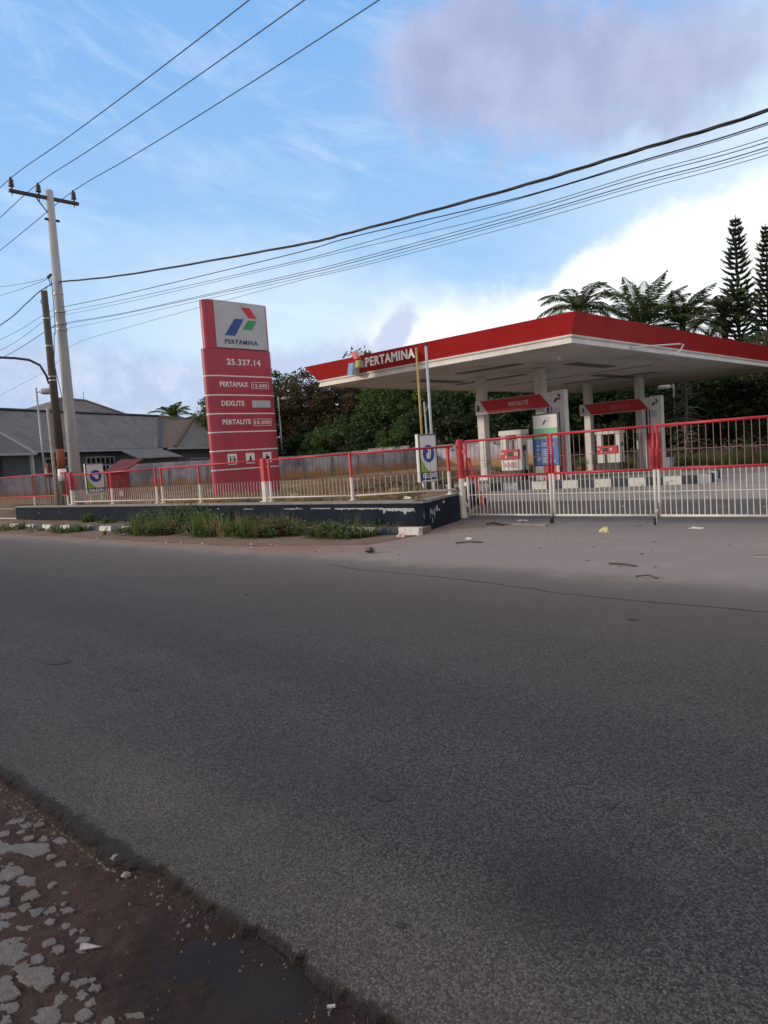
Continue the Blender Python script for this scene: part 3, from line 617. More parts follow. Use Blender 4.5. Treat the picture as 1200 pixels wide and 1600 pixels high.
# folding gate
gate = thing('folding_gate', 'long red over white folding bar gate closing the station exit', 'gate', (-8, 13.4, 0))
leaves = [(-10.25, -8.13), (-8.05, -5.92), (-5.84, -3.7), (-3.62, -1.4)]
for li, (xa, xb) in enumerate(leaves):
    T = 1.83
    mb = MB(RED)
    mb.tube([(xa, 13.4, T), (xb, 13.4, T)], .026, 8); mb.tube([(xa, 13.4, 1.03), (xb, 13.4, 1.03)], .024, 8)
    for a in (xa, xb): mb.tube([(a, 13.4, 1.03), (a, 13.4, T + .01)], .028, 8)
    mb.use(WHITEP)
    for a in (xa, xb): mb.tube([(a, 13.4, .15), (a, 13.4, 1.03)], .029, 8)
    mb.tube([(xa, 13.4, .17), (xb, 13.4, .17)], .024, 8)
    lf = mb.build('gate_leaf', gate, True)
    mb = MB(mat('pinkish thin bar', (.26, .14, .13), (.22, .14, .13), 6, .6))
    nb = 17; L = xb - xa
    for k in range(1, nb): a = xa + L * k / nb; mb.tube([(a, 13.4, 1.03), (a + rnd.uniform(-.006, .006), 13.4, T)], .0068, 5, False)
    mb.tube([(xa, 13.39, 1.38), (xb, 13.39, 1.38 + rnd.uniform(-.02, .02))], .0055, 5); sub(mb, 'upper_bars', lf)
    mb = MB(WHITEP); nb = 21
    for k in range(1, nb): a = xa + L * k / nb; mb.tube([(a, 13.4, .17), (a + rnd.uniform(-.005, .005), 13.4, 1.03)], .0095, 5, False)
    mb.tube([(xa, 13.39, .62), (xb, 13.39, .62)], .008, 5); sub(mb, 'lower_bars', lf)
    if li < 3:
        cx = xb - .01; mb = MB(DKMET); mb.box(cx - .05, cx + .05, 13.36, 13.44, .115, .15, .004); mb.box(cx - .035, cx - .025, 13.37, 13.43, .02, .12); mb.box(cx + .025, cx + .035, 13.37, 13.43, .02, .12)
        mb.use(RUBBER).tube([(cx - .02, 13.4, .06), (cx + .02, 13.4, .06)], .06, 14); sub(mb, 'caster', lf)
    if li == 0:
        mb = MB(RED); mb.tube([(xa + .03, 13.45, 1.45), (xa + .40, 13.47, .14)], .03, 6); sub(mb, 'brace', lf)
    if li == 1:
        mb = MB(STEEL); mb.tube([(xb + .04, 13.34, .42), (xb + .04, 13.34, .01)], .011, 6); mb.box(xb + .01, xb + .07, 13.33, 13.35, .25, .30); sub(mb, 'drop_bolt', lf)
# ---------------------------------------------------------------- totem sign
tm = thing('totem_sign', 'tall red totem price sign with a white logo panel on top', 'sign', (-23.58, 17.0, .5))
def stadium(y0, y1, rx, ry, cx, n=12):
    P = []
    for k in range(n + 1): t = -math.pi / 2 + math.pi * k / n; P.append((cx + rx * math.cos(t - math.pi / 2 + math.pi / 2) if False else cx + rx * math.sin(math.pi * k / n - math.pi / 2) * -1, y0 + ry - ry * math.cos(math.pi * k / n - math.pi / 2)))
    for k in range(n + 1): P.append((cx + rx * math.sin(math.pi * k / n - math.pi / 2), y1 - ry + ry * math.cos(math.pi * k / n - math.pi / 2)))
    return P
def slabz(mb, y0, y1, z0, z1, rx=.28, ry=.50, cx=-23.58):
    mb.prism([(a, b, z0) for a, b in stadium(y0, y1, rx, ry, cx)], (0, 0, 1), z1 - z0)
mb = MB(TOTRED)
zs = [.45, 1.55, 2.25, 2.94, 3.62, 4.31, 5.015, 6.02]
for a, b in zip(zs, zs[1:]): slabz(mb, 15.45, 18.54, a + .0, b - .006)
mb.build('column', tm)
mb = MB(TOTRED); slabz(mb, 15.55, 18.50, 6.03, 7.78, .275, .46); mb.build('upper_column', tm)
for zz in zs[1:-1]:
    mb = MB(LETTER); slabz(mb, 15.44, 18.55, zz - .022, zz + .022, .288, .51); mb.build('white_band', tm)
XF = -23.30 + .012
mb = MB(GREYP); mb.box(-23.40, XF + .02, 15.93, 18.24, 6.05, 7.765, .012); lp = mb.build('logo_panel', tm)
XL = XF + .022
def xf_poly(mb, pts, x, th=.012): mb.prism([(x, a, b) for a, b in pts], (1, 0, 0), th)
mb = MB(BLUE); xf_poly(mb, [(16.79, 7.14), (17.20, 7.16), (16.76, 6.52), (16.30, 6.51)], XL); sub(mb, 'blue_mark', lp)
mb = MB(LRED); xf_poly(mb, [(17.13, 7.59), (17.51, 7.60), (17.81, 7.23), (17.44, 7.22)], XL); sub(mb, 'red_mark', lp)
mb = MB(GREEN); xf_poly(mb, [(17.40, 7.13), (17.79, 7.13), (17.55, 6.78), (17.13, 6.77)], XL); sub(mb, 'green_mark', lp)
RY = (0, 1, 0)
text('lettering', 'PERTAMINA', (XL, 16.28, 6.205), RY, UZ, 1.50, .165, NAVY, lp, .008, .018)
XT = -23.294
text('station_number', '25.337.14', (XT, 16.30, 5.42), RY, UZ, 1.54, .235, LETTER, tm, .015, .025)
text('fuel_name', 'PERTAMAX', (XT, 15.91, 4.61), RY, UZ, 1.27, .19, LETTER, tm, .015, .03)
text('fuel_name', 'DEXLITE', (XT, 15.91, 3.905), RY, UZ, 1.02, .19, LETTER, tm, .015, .03)
text('fuel_name', 'PERTALITE', (XT, 15.89, 3.215), RY, UZ, 1.28, .19, LETTER, tm, .015, .03)
def price_box(y0, y1, z0, z1, s):
    t = .018; mb = MB(LETTER)
    mb.box(XT, XT + .02, y0, y1, z1 - t, z1); mb.box(XT, XT + .02, y0, y1, z0, z0 + t); mb.box(XT, XT + .02, y0, y0 + t, z0 + t, z1 - t); mb.box(XT, XT + .02, y1 - t, y1, z0 + t, z1 - t)
    pb = mb.build('price_frame', tm); text('price', s, (XT, y0 + .07, z0 + .06), RY, UZ, y1 - y0 - .14, z1 - z0 - .12, LETTER, pb, .012, .02)
price_box(17.33, 18.14, 4.555, 4.81, '12.600'); price_box(17.29, 18.14, 3.14, 3.41, '10.000')
mb = MB(GREYP); mb.box(XT, XT + .02, 17.29, 18.16, 3.84, 4.11); mb.build('blank_price_panel', tm)
for i, yy in enumerate((15.98, 16.80, 17.60)):
    mb = MB(LETTER); mb.box(XT, XT + .015, yy, yy + .41, 1.72, 2.12, .006); ip = mb.build('pictogram_tile', tm)
    mb = MB(BLACK); c_ = yy + .205
    def man(y_, s=1., skirt=False):
        mb.tube([(XT + .016, y_, 2.02), (XT + .022, y_, 2.02)], .026, 10); w_ = .05 if skirt else .034
        xf_poly(mb, [(y_ - .03, 1.985), (y_ + .03, 1.985), (y_ + w_, 1.86), (y_ + .02, 1.86), (y_ + .018, 1.76), (y_ - .018, 1.76), (y_ - .02, 1.86), (y_ - w_, 1.86)], XT + .016, .006)
    if i == 0: man(c_ - .09); man(c_ + .09, skirt=True); mb.box(XT + .016, XT + .02, c_ - .005, c_ + .005, 1.76, 2.06)
    elif i == 1: xf_poly(mb, [(c_ - .14, 1.78), (c_ + .14, 1.78), (c_ + .12, 1.84), (c_ + .05, 1.87), (c_ + .045, 1.93), (c_, 2.04), (c_ - .045, 1.93), (c_ - .05, 1.87), (c_ - .12, 1.84)], XT + .016, .006)
    else:
        mb.tube([(XT + .016, c_ - .02, 2.03), (XT + .022, c_ - .02, 2.03)], .032, 10)
        xf_poly(mb, [(c_ - .06, 1.99), (c_ + .02, 1.99), (c_ + .10, 1.93), (c_ + .12, 1.88), (c_ + .02, 1.86), (c_ + .10, 1.82), (c_ + .06, 1.76), (c_ - .10, 1.78), (c_ - .08, 1.9)], XT + .016, .006)
    sub(mb, 'pictogram', ip)
# ---------------------------------------------------------------- small direction signs (faces +X)
def small_sign(label, yc, x, z0, z1, w, word):
    s = thing('direction_sign', label, 'sign', (x, yc, .55)); y0, y1 = yc - w / 2, yc + w / 2
    mb = MB(WHITE); mb.box(x - .10, x, y0, y1, z0, z1, .008); mb.build('sign_body', s)
    mb = MB(BLACK); mb.box(x, x + .02, y0 + .005, y0 + .045, z0 + .01, z1 - .005); mb.box(x, x + .02, y0 + .045, y1 - .005, z1 - .03, z1 - .005); mb.box(x, x + .02, y1 - .022, y1 - .005, z0 + .01, z1 - .03); mb.build('frame', s)
    F = x + .004; a0, a1 = y0 + .05, y1 - .025; H = z1 - z0; zb = z0 + .05 + H * .165
    mb = MB(WHITE); mb.box(x, F, a0, a1, z0 + .015, z1 - .032); fc_ = mb.build('sign_face', s)
    mb = MB(LIME); P = [(a0, zb), (a1 - .2 * w, zb)]
    for k in range(9): t = k / 8; P.append((a1 - .2 * w - (a1 - .2 * w - a0) * (t ** .62), zb + (H * .36) * (t ** 1.6)))
    xf_poly(mb, P, F, .003); sub(mb, 'green_curve', fc_)
    mb = MB(SIGNB); cz = z0 + H * .59; cy = (a0 + a1) / 2 + .01; mb.tube([(F, cy, cz), (F + .006, cy, cz)], w * .31, 28); sub(mb, 'blue_disc', fc_)
    mb = MB(LETTER)
    if word == 'KELUAR': xf_poly(mb, [(cy - .09, cz - .14), (cy + .05, cz - .14), (cy + .1, cz + .06), (cy + .09, cz + .12), (cy - .04, cz + .12), (cy - .02, cz + .04), (cy - .10, cz - .02)], F + .006, .004)
    else: xf_poly(mb, [(cy - .15, cz + .03), (cy - .05, cz + .12), (cy - .05, cz + .07), (cy + .10, cz + .05), (cy + .12, cz - .11), (cy - .02, cz - .12), (cy - .03, cz - .02), (cy - .10, cz - .03)], F + .006, .004)
    sub(mb, 'arrow', fc_)
    mb = MB(NAVY); mb.box(F, F + .003, a0, a1, z0 + .045, zb); sub(mb, 'word_band', fc_)
    text('word', word, (F + .003, a0 + .06, z0 + .10), RY, UZ, a1 - a0 - .12, H * .105, LETTER, fc_, .004, .02)
    for yy in (y0 + .14, y1 - .18): mb = MB(STEEL); mb.box(x - .08, x - .02, yy, yy + .05, .5, z0); mb.build('leg', s)
    return s
small_sign('exit direction sign reading KELUAR, standing by the exit gate post', 15.46, -13.12, .86, 2.15, .76, 'KELUAR')
small_sign('entry direction sign reading MASUK, in front of the concrete utility pole', 13.72, -29.42, .92, 2.18, .78, 'MASUK')
# ---------------------------------------------------------------- canopy
cn = thing('station_canopy', 'large fuel station canopy with slanted red fascia and white columns', 'canopy', (-18.2, 33, 0))
CX0, CX1, CY0, CY1 = -24.2, -12.1, 21.65, 44.8
mb = MB(SOFFIT); mb.box(CX0 + .02, CX1 - .02, CY0 + .02, CY1 - .02, 4.82, 4.92)
mb.build('soffit', cn)
mb = MB(mat('soffit seam', (.20, .18, .155), (.15, .135, .12), 2, .8)); 
for (a, b, c_, d) in [(-21.6, 24.6, -20.9, 27.6), (-19, 24.4, -16.0, 25.0), (-21.8, 32, -14, 32.05), (-17.6, 33, -17.0, 38), (-20.5, 35.4, -15.5, 35.9), (-15.5, 27, -14.9, 30.5), (-22, 28.2, -18.2, 28.7)]:
    mb = MB(MATS['soffit seam']); mb.box(a, c_, b, d, 4.80, 4.822); mb.build('soffit_panel', cn)
def ring(mb, z0, o0, z1, o1):
    for (a, b) in (((CX0, CY0), (CX1, CY0)), ((CX1, CY0), (CX1, CY1)), ((CX1, CY1), (CX0, CY1)), ((CX0, CY1), (CX0, CY0))):
        def off(p, o): return (p[0] + (o if p[0] == CX1 else -o), p[1] + (o if p[1] == CY1 else -o))
        A0, B0, A1, B1 = off(a, o0), off(b, o0), off(a, o1), off(b, o1)
        mb.face([(A0[0], A0[1], z0), (B0[0], B0[1], z0), (B1[0], B1[1], z1), (A1[0], A1[1], z1)])
mb = MB(TRIMW); ring(mb, 4.80, 0, 4.815, .05); ring(mb, 4.815, .05, 4.99, .0); ring(mb, 4.99, 0, 5.02, .07); ring(mb, 5.02, .07, 5.075, .075); ring(mb, 5.075, .075, 5.09, .02); ring(mb, 4.80, 0, 4.80, -.12); mb.build('gutter_trim', cn)
mb = MB(CANRED); ring(mb, 5.085, .03, 5.70, .45); ring(mb, 5.70, .45, 5.70, .38); ring(mb, 5.70, .38, 5.20, .1); mb.build('fascia', cn)
mb = MB(mat('roof sheet', (.25, .25, .25), None, 1, .6)); mb.box(CX0, CX1, CY0, CY1, 5.1, 5.2); mb.build('roof', cn)
for (a, b, zb) in ((-19.6, 27, .0), (-16.6, 27, .0), (-19.85, 37, 0), (-16.95, 37, 0)):
    mb = MB(TRIMW); mb.box(a - .19, a + .19, b - .19, b + .19, zb, 4.81, .03); mb.box(a - .23, a + .23, b - .23, b + .23, zb, zb + .45, .02); mb.build('column', cn)
# fascia sign: letters stand on the sloped fascia
FU = Vector((0, -.42, .615)).normalized(); 
def fpt(x, z): return Vector((x, CY0 - .03 - (z - 5.085) * .683, z))
text('lettering', 'PERTAMINA', (-20.93, CY0 - .42, 5.22), (1, 0, 0), UZ, 2.6, .36, LETTER, cn, .03, .03)
def fascia_mark(name, pts, mt):
    mb = MB(mt); mb.prism([(a, CY0 - .50, b) for a, b in pts], (0, 1, 0), .03); mb.use(TRIMW).prism([(a, CY0 - .468, b) for a, b in pts], (0, 1, 0), .36); mb.build(name, cn)
fascia_mark('blue_mark', [(-21.95, 5.03), (-21.66, 5.00), (-21.55, 5.47), (-21.83, 5.48)], SKYB)
fascia_mark('green_mark', [(-21.46, 5.25), (-21.20, 5.27), (-21.16, 5.53), (-21.42, 5.53)], YGREEN)
fascia_mark('red_mark', [(-21.49, 5.60), (-21.20, 5.60), (-21.36, 5.88), (-21.68, 5.87)], LRED)
mb = MB(WHITE)
mb.tube([(-13.5, 23.2, 4.8), (-13.5, 23.2, 4.68)], .02, 6); mb.tube([(-13.42, 23.0, 4.70), (-13.55, 23.35, 4.58)], .06, 10)
mb.build('security_camera', cn)
mb = MB(WHITE); mb.tube([(-12.02, 25.7, 4.9), (-11.35, 28.4, 5.08), (-11.25, 28.5, 5.05), (-11.3, 28.3, 4.82), (-11.38, 27.9, 4.66)], .03, 6); mb.build('hose_bracket', cn)
# ---------------------------------------------------------------- pump islands
isl = thing('pump_island', 'raised front pump island with chipped black and white kerb under the canopy', 'pump island', (-14, 26, 0))
mb = MB(CONC); mb.prism([(-18.9, 24.0, .02), (-9.7, 25.1, .02), (-9.4, 25.9, .02), (-10.2, 28.4, .02), (-20.6, 28.2, .02), (-20.2, 24.3, .02)], (0, 0, 1), .26); mb.build('island_top', isl)
mb = MB(KERB)
kp = [(-20.4, 24.4), (-19.4, 23.85), (-17.5, 23.8), (-13.8, 24.3), (-11.3, 24.6), (-9.7, 24.95), (-9.25, 25.5), (-9.5, 26.3), (-10.0, 28.3)]
for (a, b), (c_, d) in zip(kp, kp[1:]):
    L = math.hypot(c_ - a, d - b); nx, ny = -(d - b) / L, (c_ - a) / L
    mb.prism([(a, b, 0), (c_, d, 0), (c_ + nx * .2, d + ny * .2, 0), (a + nx * .2, b + ny * .2, 0)], (0, 0, 1), .285)
mb.build('island_kerb', isl)
isl2 = thing('pump_island', 'low rear pump island under the canopy with clay pots of grass', 'pump island', (-17, 36, 0))
mb = MB(CONC); mb.box(-21.5, -13.8, 34.2, 37.6, .0, .12, .03); mb.build('island_top', isl2)
def header(label, Y, z0, zt, num, word, zo):
    h = thing('pump_header', label, 'pump sign', (-17.3, Y, z0))
    t = .16
    mb = MB(WHITE); mb.box(-19.5, -15.72, Y, Y + t, zt - .62, zt - .03, .01); b_ = mb.build('header_beam', h)
    mb = MB(CANRED); mb.prism([(-19.22, Y - .012, zt - .05), (-18.83, Y - .012, zt - .60), (-15.78, Y - .012, zt - .60), (-16.25, Y - .012, zt - .05)], (0, -1, 0), .02); rp = sub(mb, 'red_band', b_)
    text('number', num, (-19.40, Y - .004, zt - .48), RX, UZ, .11 if num == '1' else .17, .25, BLACK, b_, .01, .02)
    text('fuel_name', word, (-17.75, Y - .032, zt - .41), RX, UZ, .95, .18, DULLW if num == '3' else LETTER, b_, .006, .0)
    mb = MB(WHITE); mb.box(-15.72, -15.14, Y - .03, Y + .28, z0, zt + .02, .03); mb.build('side_panel', h)
    mb = MB(GREYP); mb.box(-15.70, -15.38, Y - .05, Y - .031, zt - 1.0, zt - .66); mb.build('inset_panel', h)
    mb = MB(BLACK); mb.prism([(-15.52, Y - .05, zt - .28), (-15.42, Y - .05, zt - .28), (-15.52, Y - .05, zt - .45), (-15.62, Y - .05, zt - .45)], (0, 1, 0), .015)
    mb.prism([(-15.44, Y - .05, zt - .14), (-15.36, Y - .05, zt - .14), (-15.28, Y - .05, zt - .26), (-15.36, Y - .05, zt - .26)], (0, 1, 0), .015); mb.prism([(-15.38, Y - .05, zt - .29), (-15.30, Y - .05, zt - .29), (-15.36, Y - .05, zt - .37), (-15.44, Y - .05, zt - .37)], (0, 1, 0), .015); mb.build('logo_mark', h)
    for k, (mt, xa) in enumerate(((WHITE, -16.02), (BLACK, -15.95), (SIGNB, -15.90), (WHITE, -15.85), (CANRED, -15.80))):
        mb = MB(mt); mb.box(xa, xa + .05 if k < 4 else -15.725, Y, Y + .12, z0, zt - .62); mb.build('stripe', h)
    mb = MB(ORED if num == '1' else CANRED); mb.box(-15.78, -15.22, Y - .25, Y - .06, z0, z0 + 1.75, .02); cb = mb.build('cabinet', h)
    mb = MB(DKMET); mb.box(-15.66, -15.4, Y - .256, Y - .25, z0 + .15, z0 + .65); mb.box(-15.5, -15.3, Y - .256, Y - .25, z0 + 1.1, z0 + 1.6); sub(mb, 'vent', cb)
    return h
header('front pump header numbered 1 with bright red band and white frame', 26.35, .28, 3.76, '1', 'PERTALITE', 0)
header('rear pump header numbered 3 with darker shaded red band', 35.4, .12, 3.64, '3', 'PERTALITE', 0)
def pump(label, x0, Y, z0, scale_w, text_on):
    p_ = thing('fuel_pump', label, 'fuel pump', (x0 + .5, Y + .25, z0)); x1 = x0 + 1.02 * scale_w; D = .52
    mb = MB(BLACK); mb.box(x0 + .03, x1 - .03, Y + .02, Y + D - .02, z0, z0 + .40, .01); mb.build('base', p_)
    mb = MB(WHITE); mb.box(x0, x1, Y, Y + D, z0 + .40, z0 + .86, .015)
    mb.box(x0, x0 + .27, Y + .02, Y + .26, z0 + .85, z0 + 1.86, .012); mb.box(x1 - .22, x1, Y + .02, Y + D - .02, z0 + .85, z0 + 1.86, .012)
    mb.box(x0 - .05, x1 + .05, Y - .03, Y + D + .03, z0 + 1.86, z0 + 2.07, .02); mb.build('housing', p_)
    mb = MB(LRED); mb.box(x0 + .03, x1 - .12, Y - .04, Y + D - .06, z0 + .86, z0 + 1.28, .01); dp = mb.build('display_panel', p_)
    mb = MB(BLACK); mb.box(x0 + .34, x0 + .66, Y - .048, Y - .04, z0 + .98, z0 + 1.18); sub(mb, 'screen', dp)
    mb = MB(LETTER)
    mb.box(x0 + .06, x0 + .18, Y - .046, Y - .04, z0 + 1.10, z0 + 1.16); mb.box(x0 + .26, x0 + .30, Y - .046, Y - .04, z0 + .92, z0 + 1.04); mb.box(x0 + .70, x0 + .74, Y - .046, Y - .04, z0 + 1.0, z0 + 1.18); mb.box(x0 + .77, x0 + .86, Y - .046, Y - .04, z0 + 1.02, z0 + 1.15); sub(mb, 'sticker', dp)
    mb = MB(BLACK)
    hx = x1 + .02; mb.tube([(hx - .04, Y + .2, z0 + 1.3), (hx + .05, Y + .12, z0 + .9), (hx + .06, Y + .1, z0 + .35), (hx + .02, Y + .1, z0 + .15), (hx - .02, Y + .14, z0 + .5)], .018, 6); mb.box(hx - .02, hx + .05, Y + .1, Y + .24, z0 + 1.2, z0 + 1.42, .01); mb.build('hose', p_)
    if text_on:
        mb = MB(WHITE); mb.box(x0 + .12, x0 + .86, Y - .02, Y - .004, z0 + .46, z0 + .80); sp = mb.build('handwritten_sign', p_)
        text('word', 'HABIS', (x0 + .17, Y - .021, z0 + .52), RX, UZ, .62, .22, BRICK, sp, .003, .01)
    else:
        mb = MB(BLACK); mb.box(x0 + .42, x0 + .58, Y - .005, Y, z0 + .36, z0 + .84); mb.build('cable_slot', p_)
    return p_
pump('front fuel pump with red display panel and a handwritten paper reading HABIS', -18.1, 26.05, .28, 1., True)
pump('rear fuel pump with red display panel, standing beside grass pots', -18.75, 35.6, .12, 1.25, False)
# notice board
nb_ = thing('notice_board', 'notice board with green and blue printed panel in a black frame on the pump island', 'board', (-15.2, 24.9, .28))
mb = MB(BLACK); mb.box(-15.78, -14.58, 24.88, 24.98, .80, 2.84); mb.box(-15.74, -15.68, 24.9, 24.96, .28, .8); mb.box(-14.68, -14.62, 24.9, 24.96, .28, .8); mb.build('frame', nb_)
mb = MB(WHITE); mb.box(-15.70, -14.66, 24.865, 24.88, 2.28, 2.78); wp = mb.build('logo_panel', nb_)
mb = MB(BOARDG); mb.box(-15.70, -14.66, 24.865, 24.88, 1.88, 2.28); mb.build('green_band', nb_)
mb = MB(BOARDB); mb.box(-15.70, -14.66, 24.865, 24.88, .88, 1.88); bp_ = mb.build('blue_panel', nb_)
mb = MB(WHITE); mb.box(-15.70, -15.36, 24.865, 24.88, .30, .84); mb.use(ORED).box(-15.30, -14.8, 24.865, 24.88, .30, .84); mb.use(WHITE).box(-14.78, -14.66, 24.865, 24.88, .30, .84); mb.use(LIME).box(-15.45, -15.42, 24.862, 24.865, .3, .84); mb.build('lower_panel', nb_)
mb = MB(NAVY); yv = 24.86
mb.prism([(-15.20, yv, 2.60), (-15.12, yv, 2.60), (-15.22, yv, 2.42), (-15.31, yv, 2.42)], (0, 1, 0), .005); mb.use(GREYP).prism([(-15.12, yv, 2.70), (-15.02, yv, 2.70), (-14.96, yv, 2.60), (-15.05, yv, 2.60)], (0, 1, 0), .005); mb.prism([(-15.08, yv, 2.58), (-15.0, yv, 2.58), (-15.04, yv, 2.48), (-15.13, yv, 2.48)], (0, 1, 0), .005); sub(mb, 'logo_mark', wp)
mb = MB(mat('faint print', (.52, .60, .70), (.62, .68, .75), 30, .6)); q = random.Random(2)
for r_ in range(11):
    zz = 1.80 - r_ * .078
    for (a, b) in ((-15.60, -15.42), (-15.38, -15.10), (-15.05, -14.80)):
        if q.random() < .82: mb.box(a, a + (b - a) * q.uniform(.55, 1), 24.862, 24.865, zz - .045, zz)
sub(mb, 'printed_lines', bp_)
# bin, pots, lamps
bn = thing('bin', 'grey square bin with black lid beside the rear pump header', 'bin', (-15.7, 37.0, 0))
mb = MB(BINM); mb.raw([(-15.95, 36.8, .02), (-15.45, 36.8, .02), (-15.45, 37.25, .02), (-15.95, 37.25, .02), (-16.0, 36.75, .62), (-15.4, 36.75, .62), (-15.4, 37.3, .62), (-16.0, 37.3, .62)], [(0, 1, 5, 4), (1, 2, 6, 5), (2, 3, 7, 6), (3, 0, 4, 7), (0, 3, 2, 1), (4, 5, 6, 7)]); mb.build('body', bn)
mb = MB(BLACK); mb.prism([(-16.0, 36.75, .622), (-15.4, 36.75, .622), (-15.55, 36.9, .84), (-15.85, 36.9, .84)], (0, 1, 0), .5); mb.build('lid', bn)
def lamp(label, x, y, z0, zt, side, length=.75, r=.05, hm=None):
    l_ = thing('street_lamp', label, 'street lamp', (x, y, z0)); d = Vector(side).normalized()
    mb = MB(STEEL); mb.tube([(x, y, z0), (x, y, zt)], [r, r * .8], 10); mb.build('pole', l_, True)
    mb = MB(hm or STEEL); mb.tube([(x, y, zt - .22), (x + d.x * length * .5, y + d.y * length * .5, zt - .18)], .03, 6)
    M_ = Matrix.Translation((x + d.x * length * .75, y + d.y * length * .75, zt - .2)) @ Matrix.Rotation(math.atan2(d.y, d.x), 4, 'Z')
    mb.box(-length * .42, length * .42, -.2, .2, -.13, .13, .06, M_); mb.build('lamp_head', l_, True)
RV = (math.cos(_y), math.sin(_y), 0); LV = (-RV[0], -RV[1], 0)
lamp('thin grey lamp post left of the old wooden pole', -35.6, 14.2, .5, 5.95, RV)
lamp('grey lamp post just right of the totem sign, behind the yard wall', -56.8, 45.3, .0, 8.1, RV, 1.0, .09)
lamp('white lamp post right of the rear pump header, before the dark trees', -19.2, 46.8, 0, 4.95, LV, .8, .06, WHITE)
# flag poles
fp = thing('flagpole', 'faded yellow flagpole behind the exit sign', 'flagpole', (-15.02, 17.47, .5))
mb = MB(YELLOW); mb.tube([(-15.02, 17.47, .5), (-15.02, 17.47, 4.88)], .036, 10); mb.build('pole', fp, True); mb = MB(DKMET); mb.tube([(-15.02, 17.47, 4.88), (-15.02, 17.47, 4.95)], .045, 10); mb.build('cap', fp)
fp = thing('flagpole', 'pale grey metal flagpole right of the yellow one', 'flagpole', (-14.8, 17.67, .5))
mb = MB(mat('pale metal', (.50, .54, .60), (.44, .48, .54), 4, .4)); mb.tube([(-14.8, 17.67, .5), (-14.8, 17.67, 4.9)], .042, 10); mb.build('pole', fp, True); mb = MB(DKMET); mb.tube([(-14.8, 17.67, 4.9), (-14.8, 17.67, 4.97)], .052, 10); mb.build('cap', fp)
fp = thing('short_pole', 'short thin grey pole between the flagpoles, half their height', 'pole', (-15.22, 17.97, .5))
mb = MB(STEEL); mb.tube([(-15.22, 17.97, .5), (-15.25, 17.95, 3.25)], .028, 8); mb.build('pole', fp, True); mb = MB(STEEL); mb.tube([(-15.25, 17.95, 2.9), (-15.05, 17.9, 3.1)], .02, 6); mb.build('bracket', fp)
# ---------------------------------------------------------------- utility poles and wires
up = thing('utility_pole', 'tall tapered concrete utility pole with a steel crossarm and three insulators', 'utility pole', (-28.7, 12.6, .5))
mb = MB(POLEC); mb.tube([(-28.7, 12.6, .3), (-28.66, 12.6, 4), (-28.6, 12.6, 8), (-28.55, 12.62, 12.50)], [.235, .205, .17, .135], 18); mb.build('pole', up, True)
mb = MB(DKMET); mb.box(-28.62, -28.50, 11.15, 13.72, 12.16, 12.27); mb.build('crossarm', up)
mb = MB(DKMET); mb.tube([(-28.56, 12.1, 12.16), (-28.56, 12.62, 11.5)], .022, 6); mb.tube([(-28.56, 12.35, 11.42), (-28.56, 12.9, 11.42)], .05, 8); mb.build('brace', up)
INS = (11.25, 12.22, 13.55)
for yy in INS:
    mb = MB(mat('brown porcelain', (.018, .018, .022), (.03, .03, .034), 4, .3)); 
    mb.tube([(-28.56, yy, 12.27), (-28.56, yy, 12.36), (-28.56, yy, 12.37), (-28.56, yy, 12.62), (-28.56, yy, 12.63), (-28.56, yy, 12.70)], [.04, .04, .10, .085, .05, .04], 12); ii = mb.build('insulator', up)
    mb = MB(DKMET); mb.tube([(-28.56, yy, 12.05), (-28.56, yy, 12.30)], .018, 6); sub(mb, 'pin', ii)
mb = MB(STEEL)
for zz in (8.62, 7.95, 7.5, 7.28):
    mb.tube([(-28.6, 12.6, zz), (-28.6, 12.6, zz + .09)], .20 if zz < 8 else .185, 16)
mb.build('clamp_band', up)
mb = MB(WIRE)
mb.tube([(-28.4, 12.3, 9.2), (-28.45, 12.32, 8.4), (-28.45, 12.3, 7.6), (-28.5, 12.28, 7.1)], .015, 5); mb.tube([(-28.75, 12.25, 8.9), (-28.95, 12.05, 8.4), (-28.8, 12.2, 7.8)], .015, 5)
mb.tube([(-28.62, 12.3, 7.2), (-28.7, 12.22, 6), (-28.64, 12.36, 4.8), (-28.85, 12.2, 3.5), (-29.0, 12.1, 2.2)], .014, 5); mb.build('down_wire', up)
wpo = thing('wooden_pole', 'old dark wooden pole with orange and white painted base, left of the concrete one', 'utility pole', (-28.07, 11.83, .5))
wx, wy = -28.06, 11.83
mb = MB(WOODP); mb.tube([(wx - .0, wy, 2.75), (wx, wy, 5.5), (wx + .03, wy, 8.58)], [.155, .14, .115], 12); mb.use(ORNG).tube([(wx, wy, 2.0), (wx, wy, 2.76)], .158, 12); mb.use(LETTER).tube([(wx, wy, 1.55), (wx, wy, 2.01)], .16, 12); mb.use(WOODP).tube([(wx, wy, .3), (wx, wy, 1.56)], .165, 12)
mb.build('pole', wpo, True)
mb = MB(STEEL)
for zz in (7.55, 6.55, 5.42, 5.28): mb.tube([(wx, wy, zz), (wx, wy, zz + .05)], .15, 12)
mb.build('clamp_band', wpo)
mb = MB(DKMET); L = Vector(LV)
pts = [Vector((wx, wy, 5.2)) + L * .15, Vector((wx, wy, 5.5)) + L * .22, Vector((wx, wy, 5.9)) + L * .42, Vector((wx, wy, 6.12)) + L * .8, Vector((wx, wy, 6.22)) + L * 1.3, Vector((wx, wy, 6.3)) + L * 2.0, Vector((wx, wy, 6.42)) + L * 3.6]
mb.tube(pts, .045, 8); arm = mb.build('lamp_arm', wpo, True)
mb = MB(STEEL); e_ = pts[-1]; mb.tube([e_, e_ + L * .7], [.08, .16], 8); sub(mb, 'lamp_head', arm)
sp_ = thing('thin_post', 'thin pale concrete post standing against the left side of the wooden pole', 'post', (-28.6, 11.9, .5))
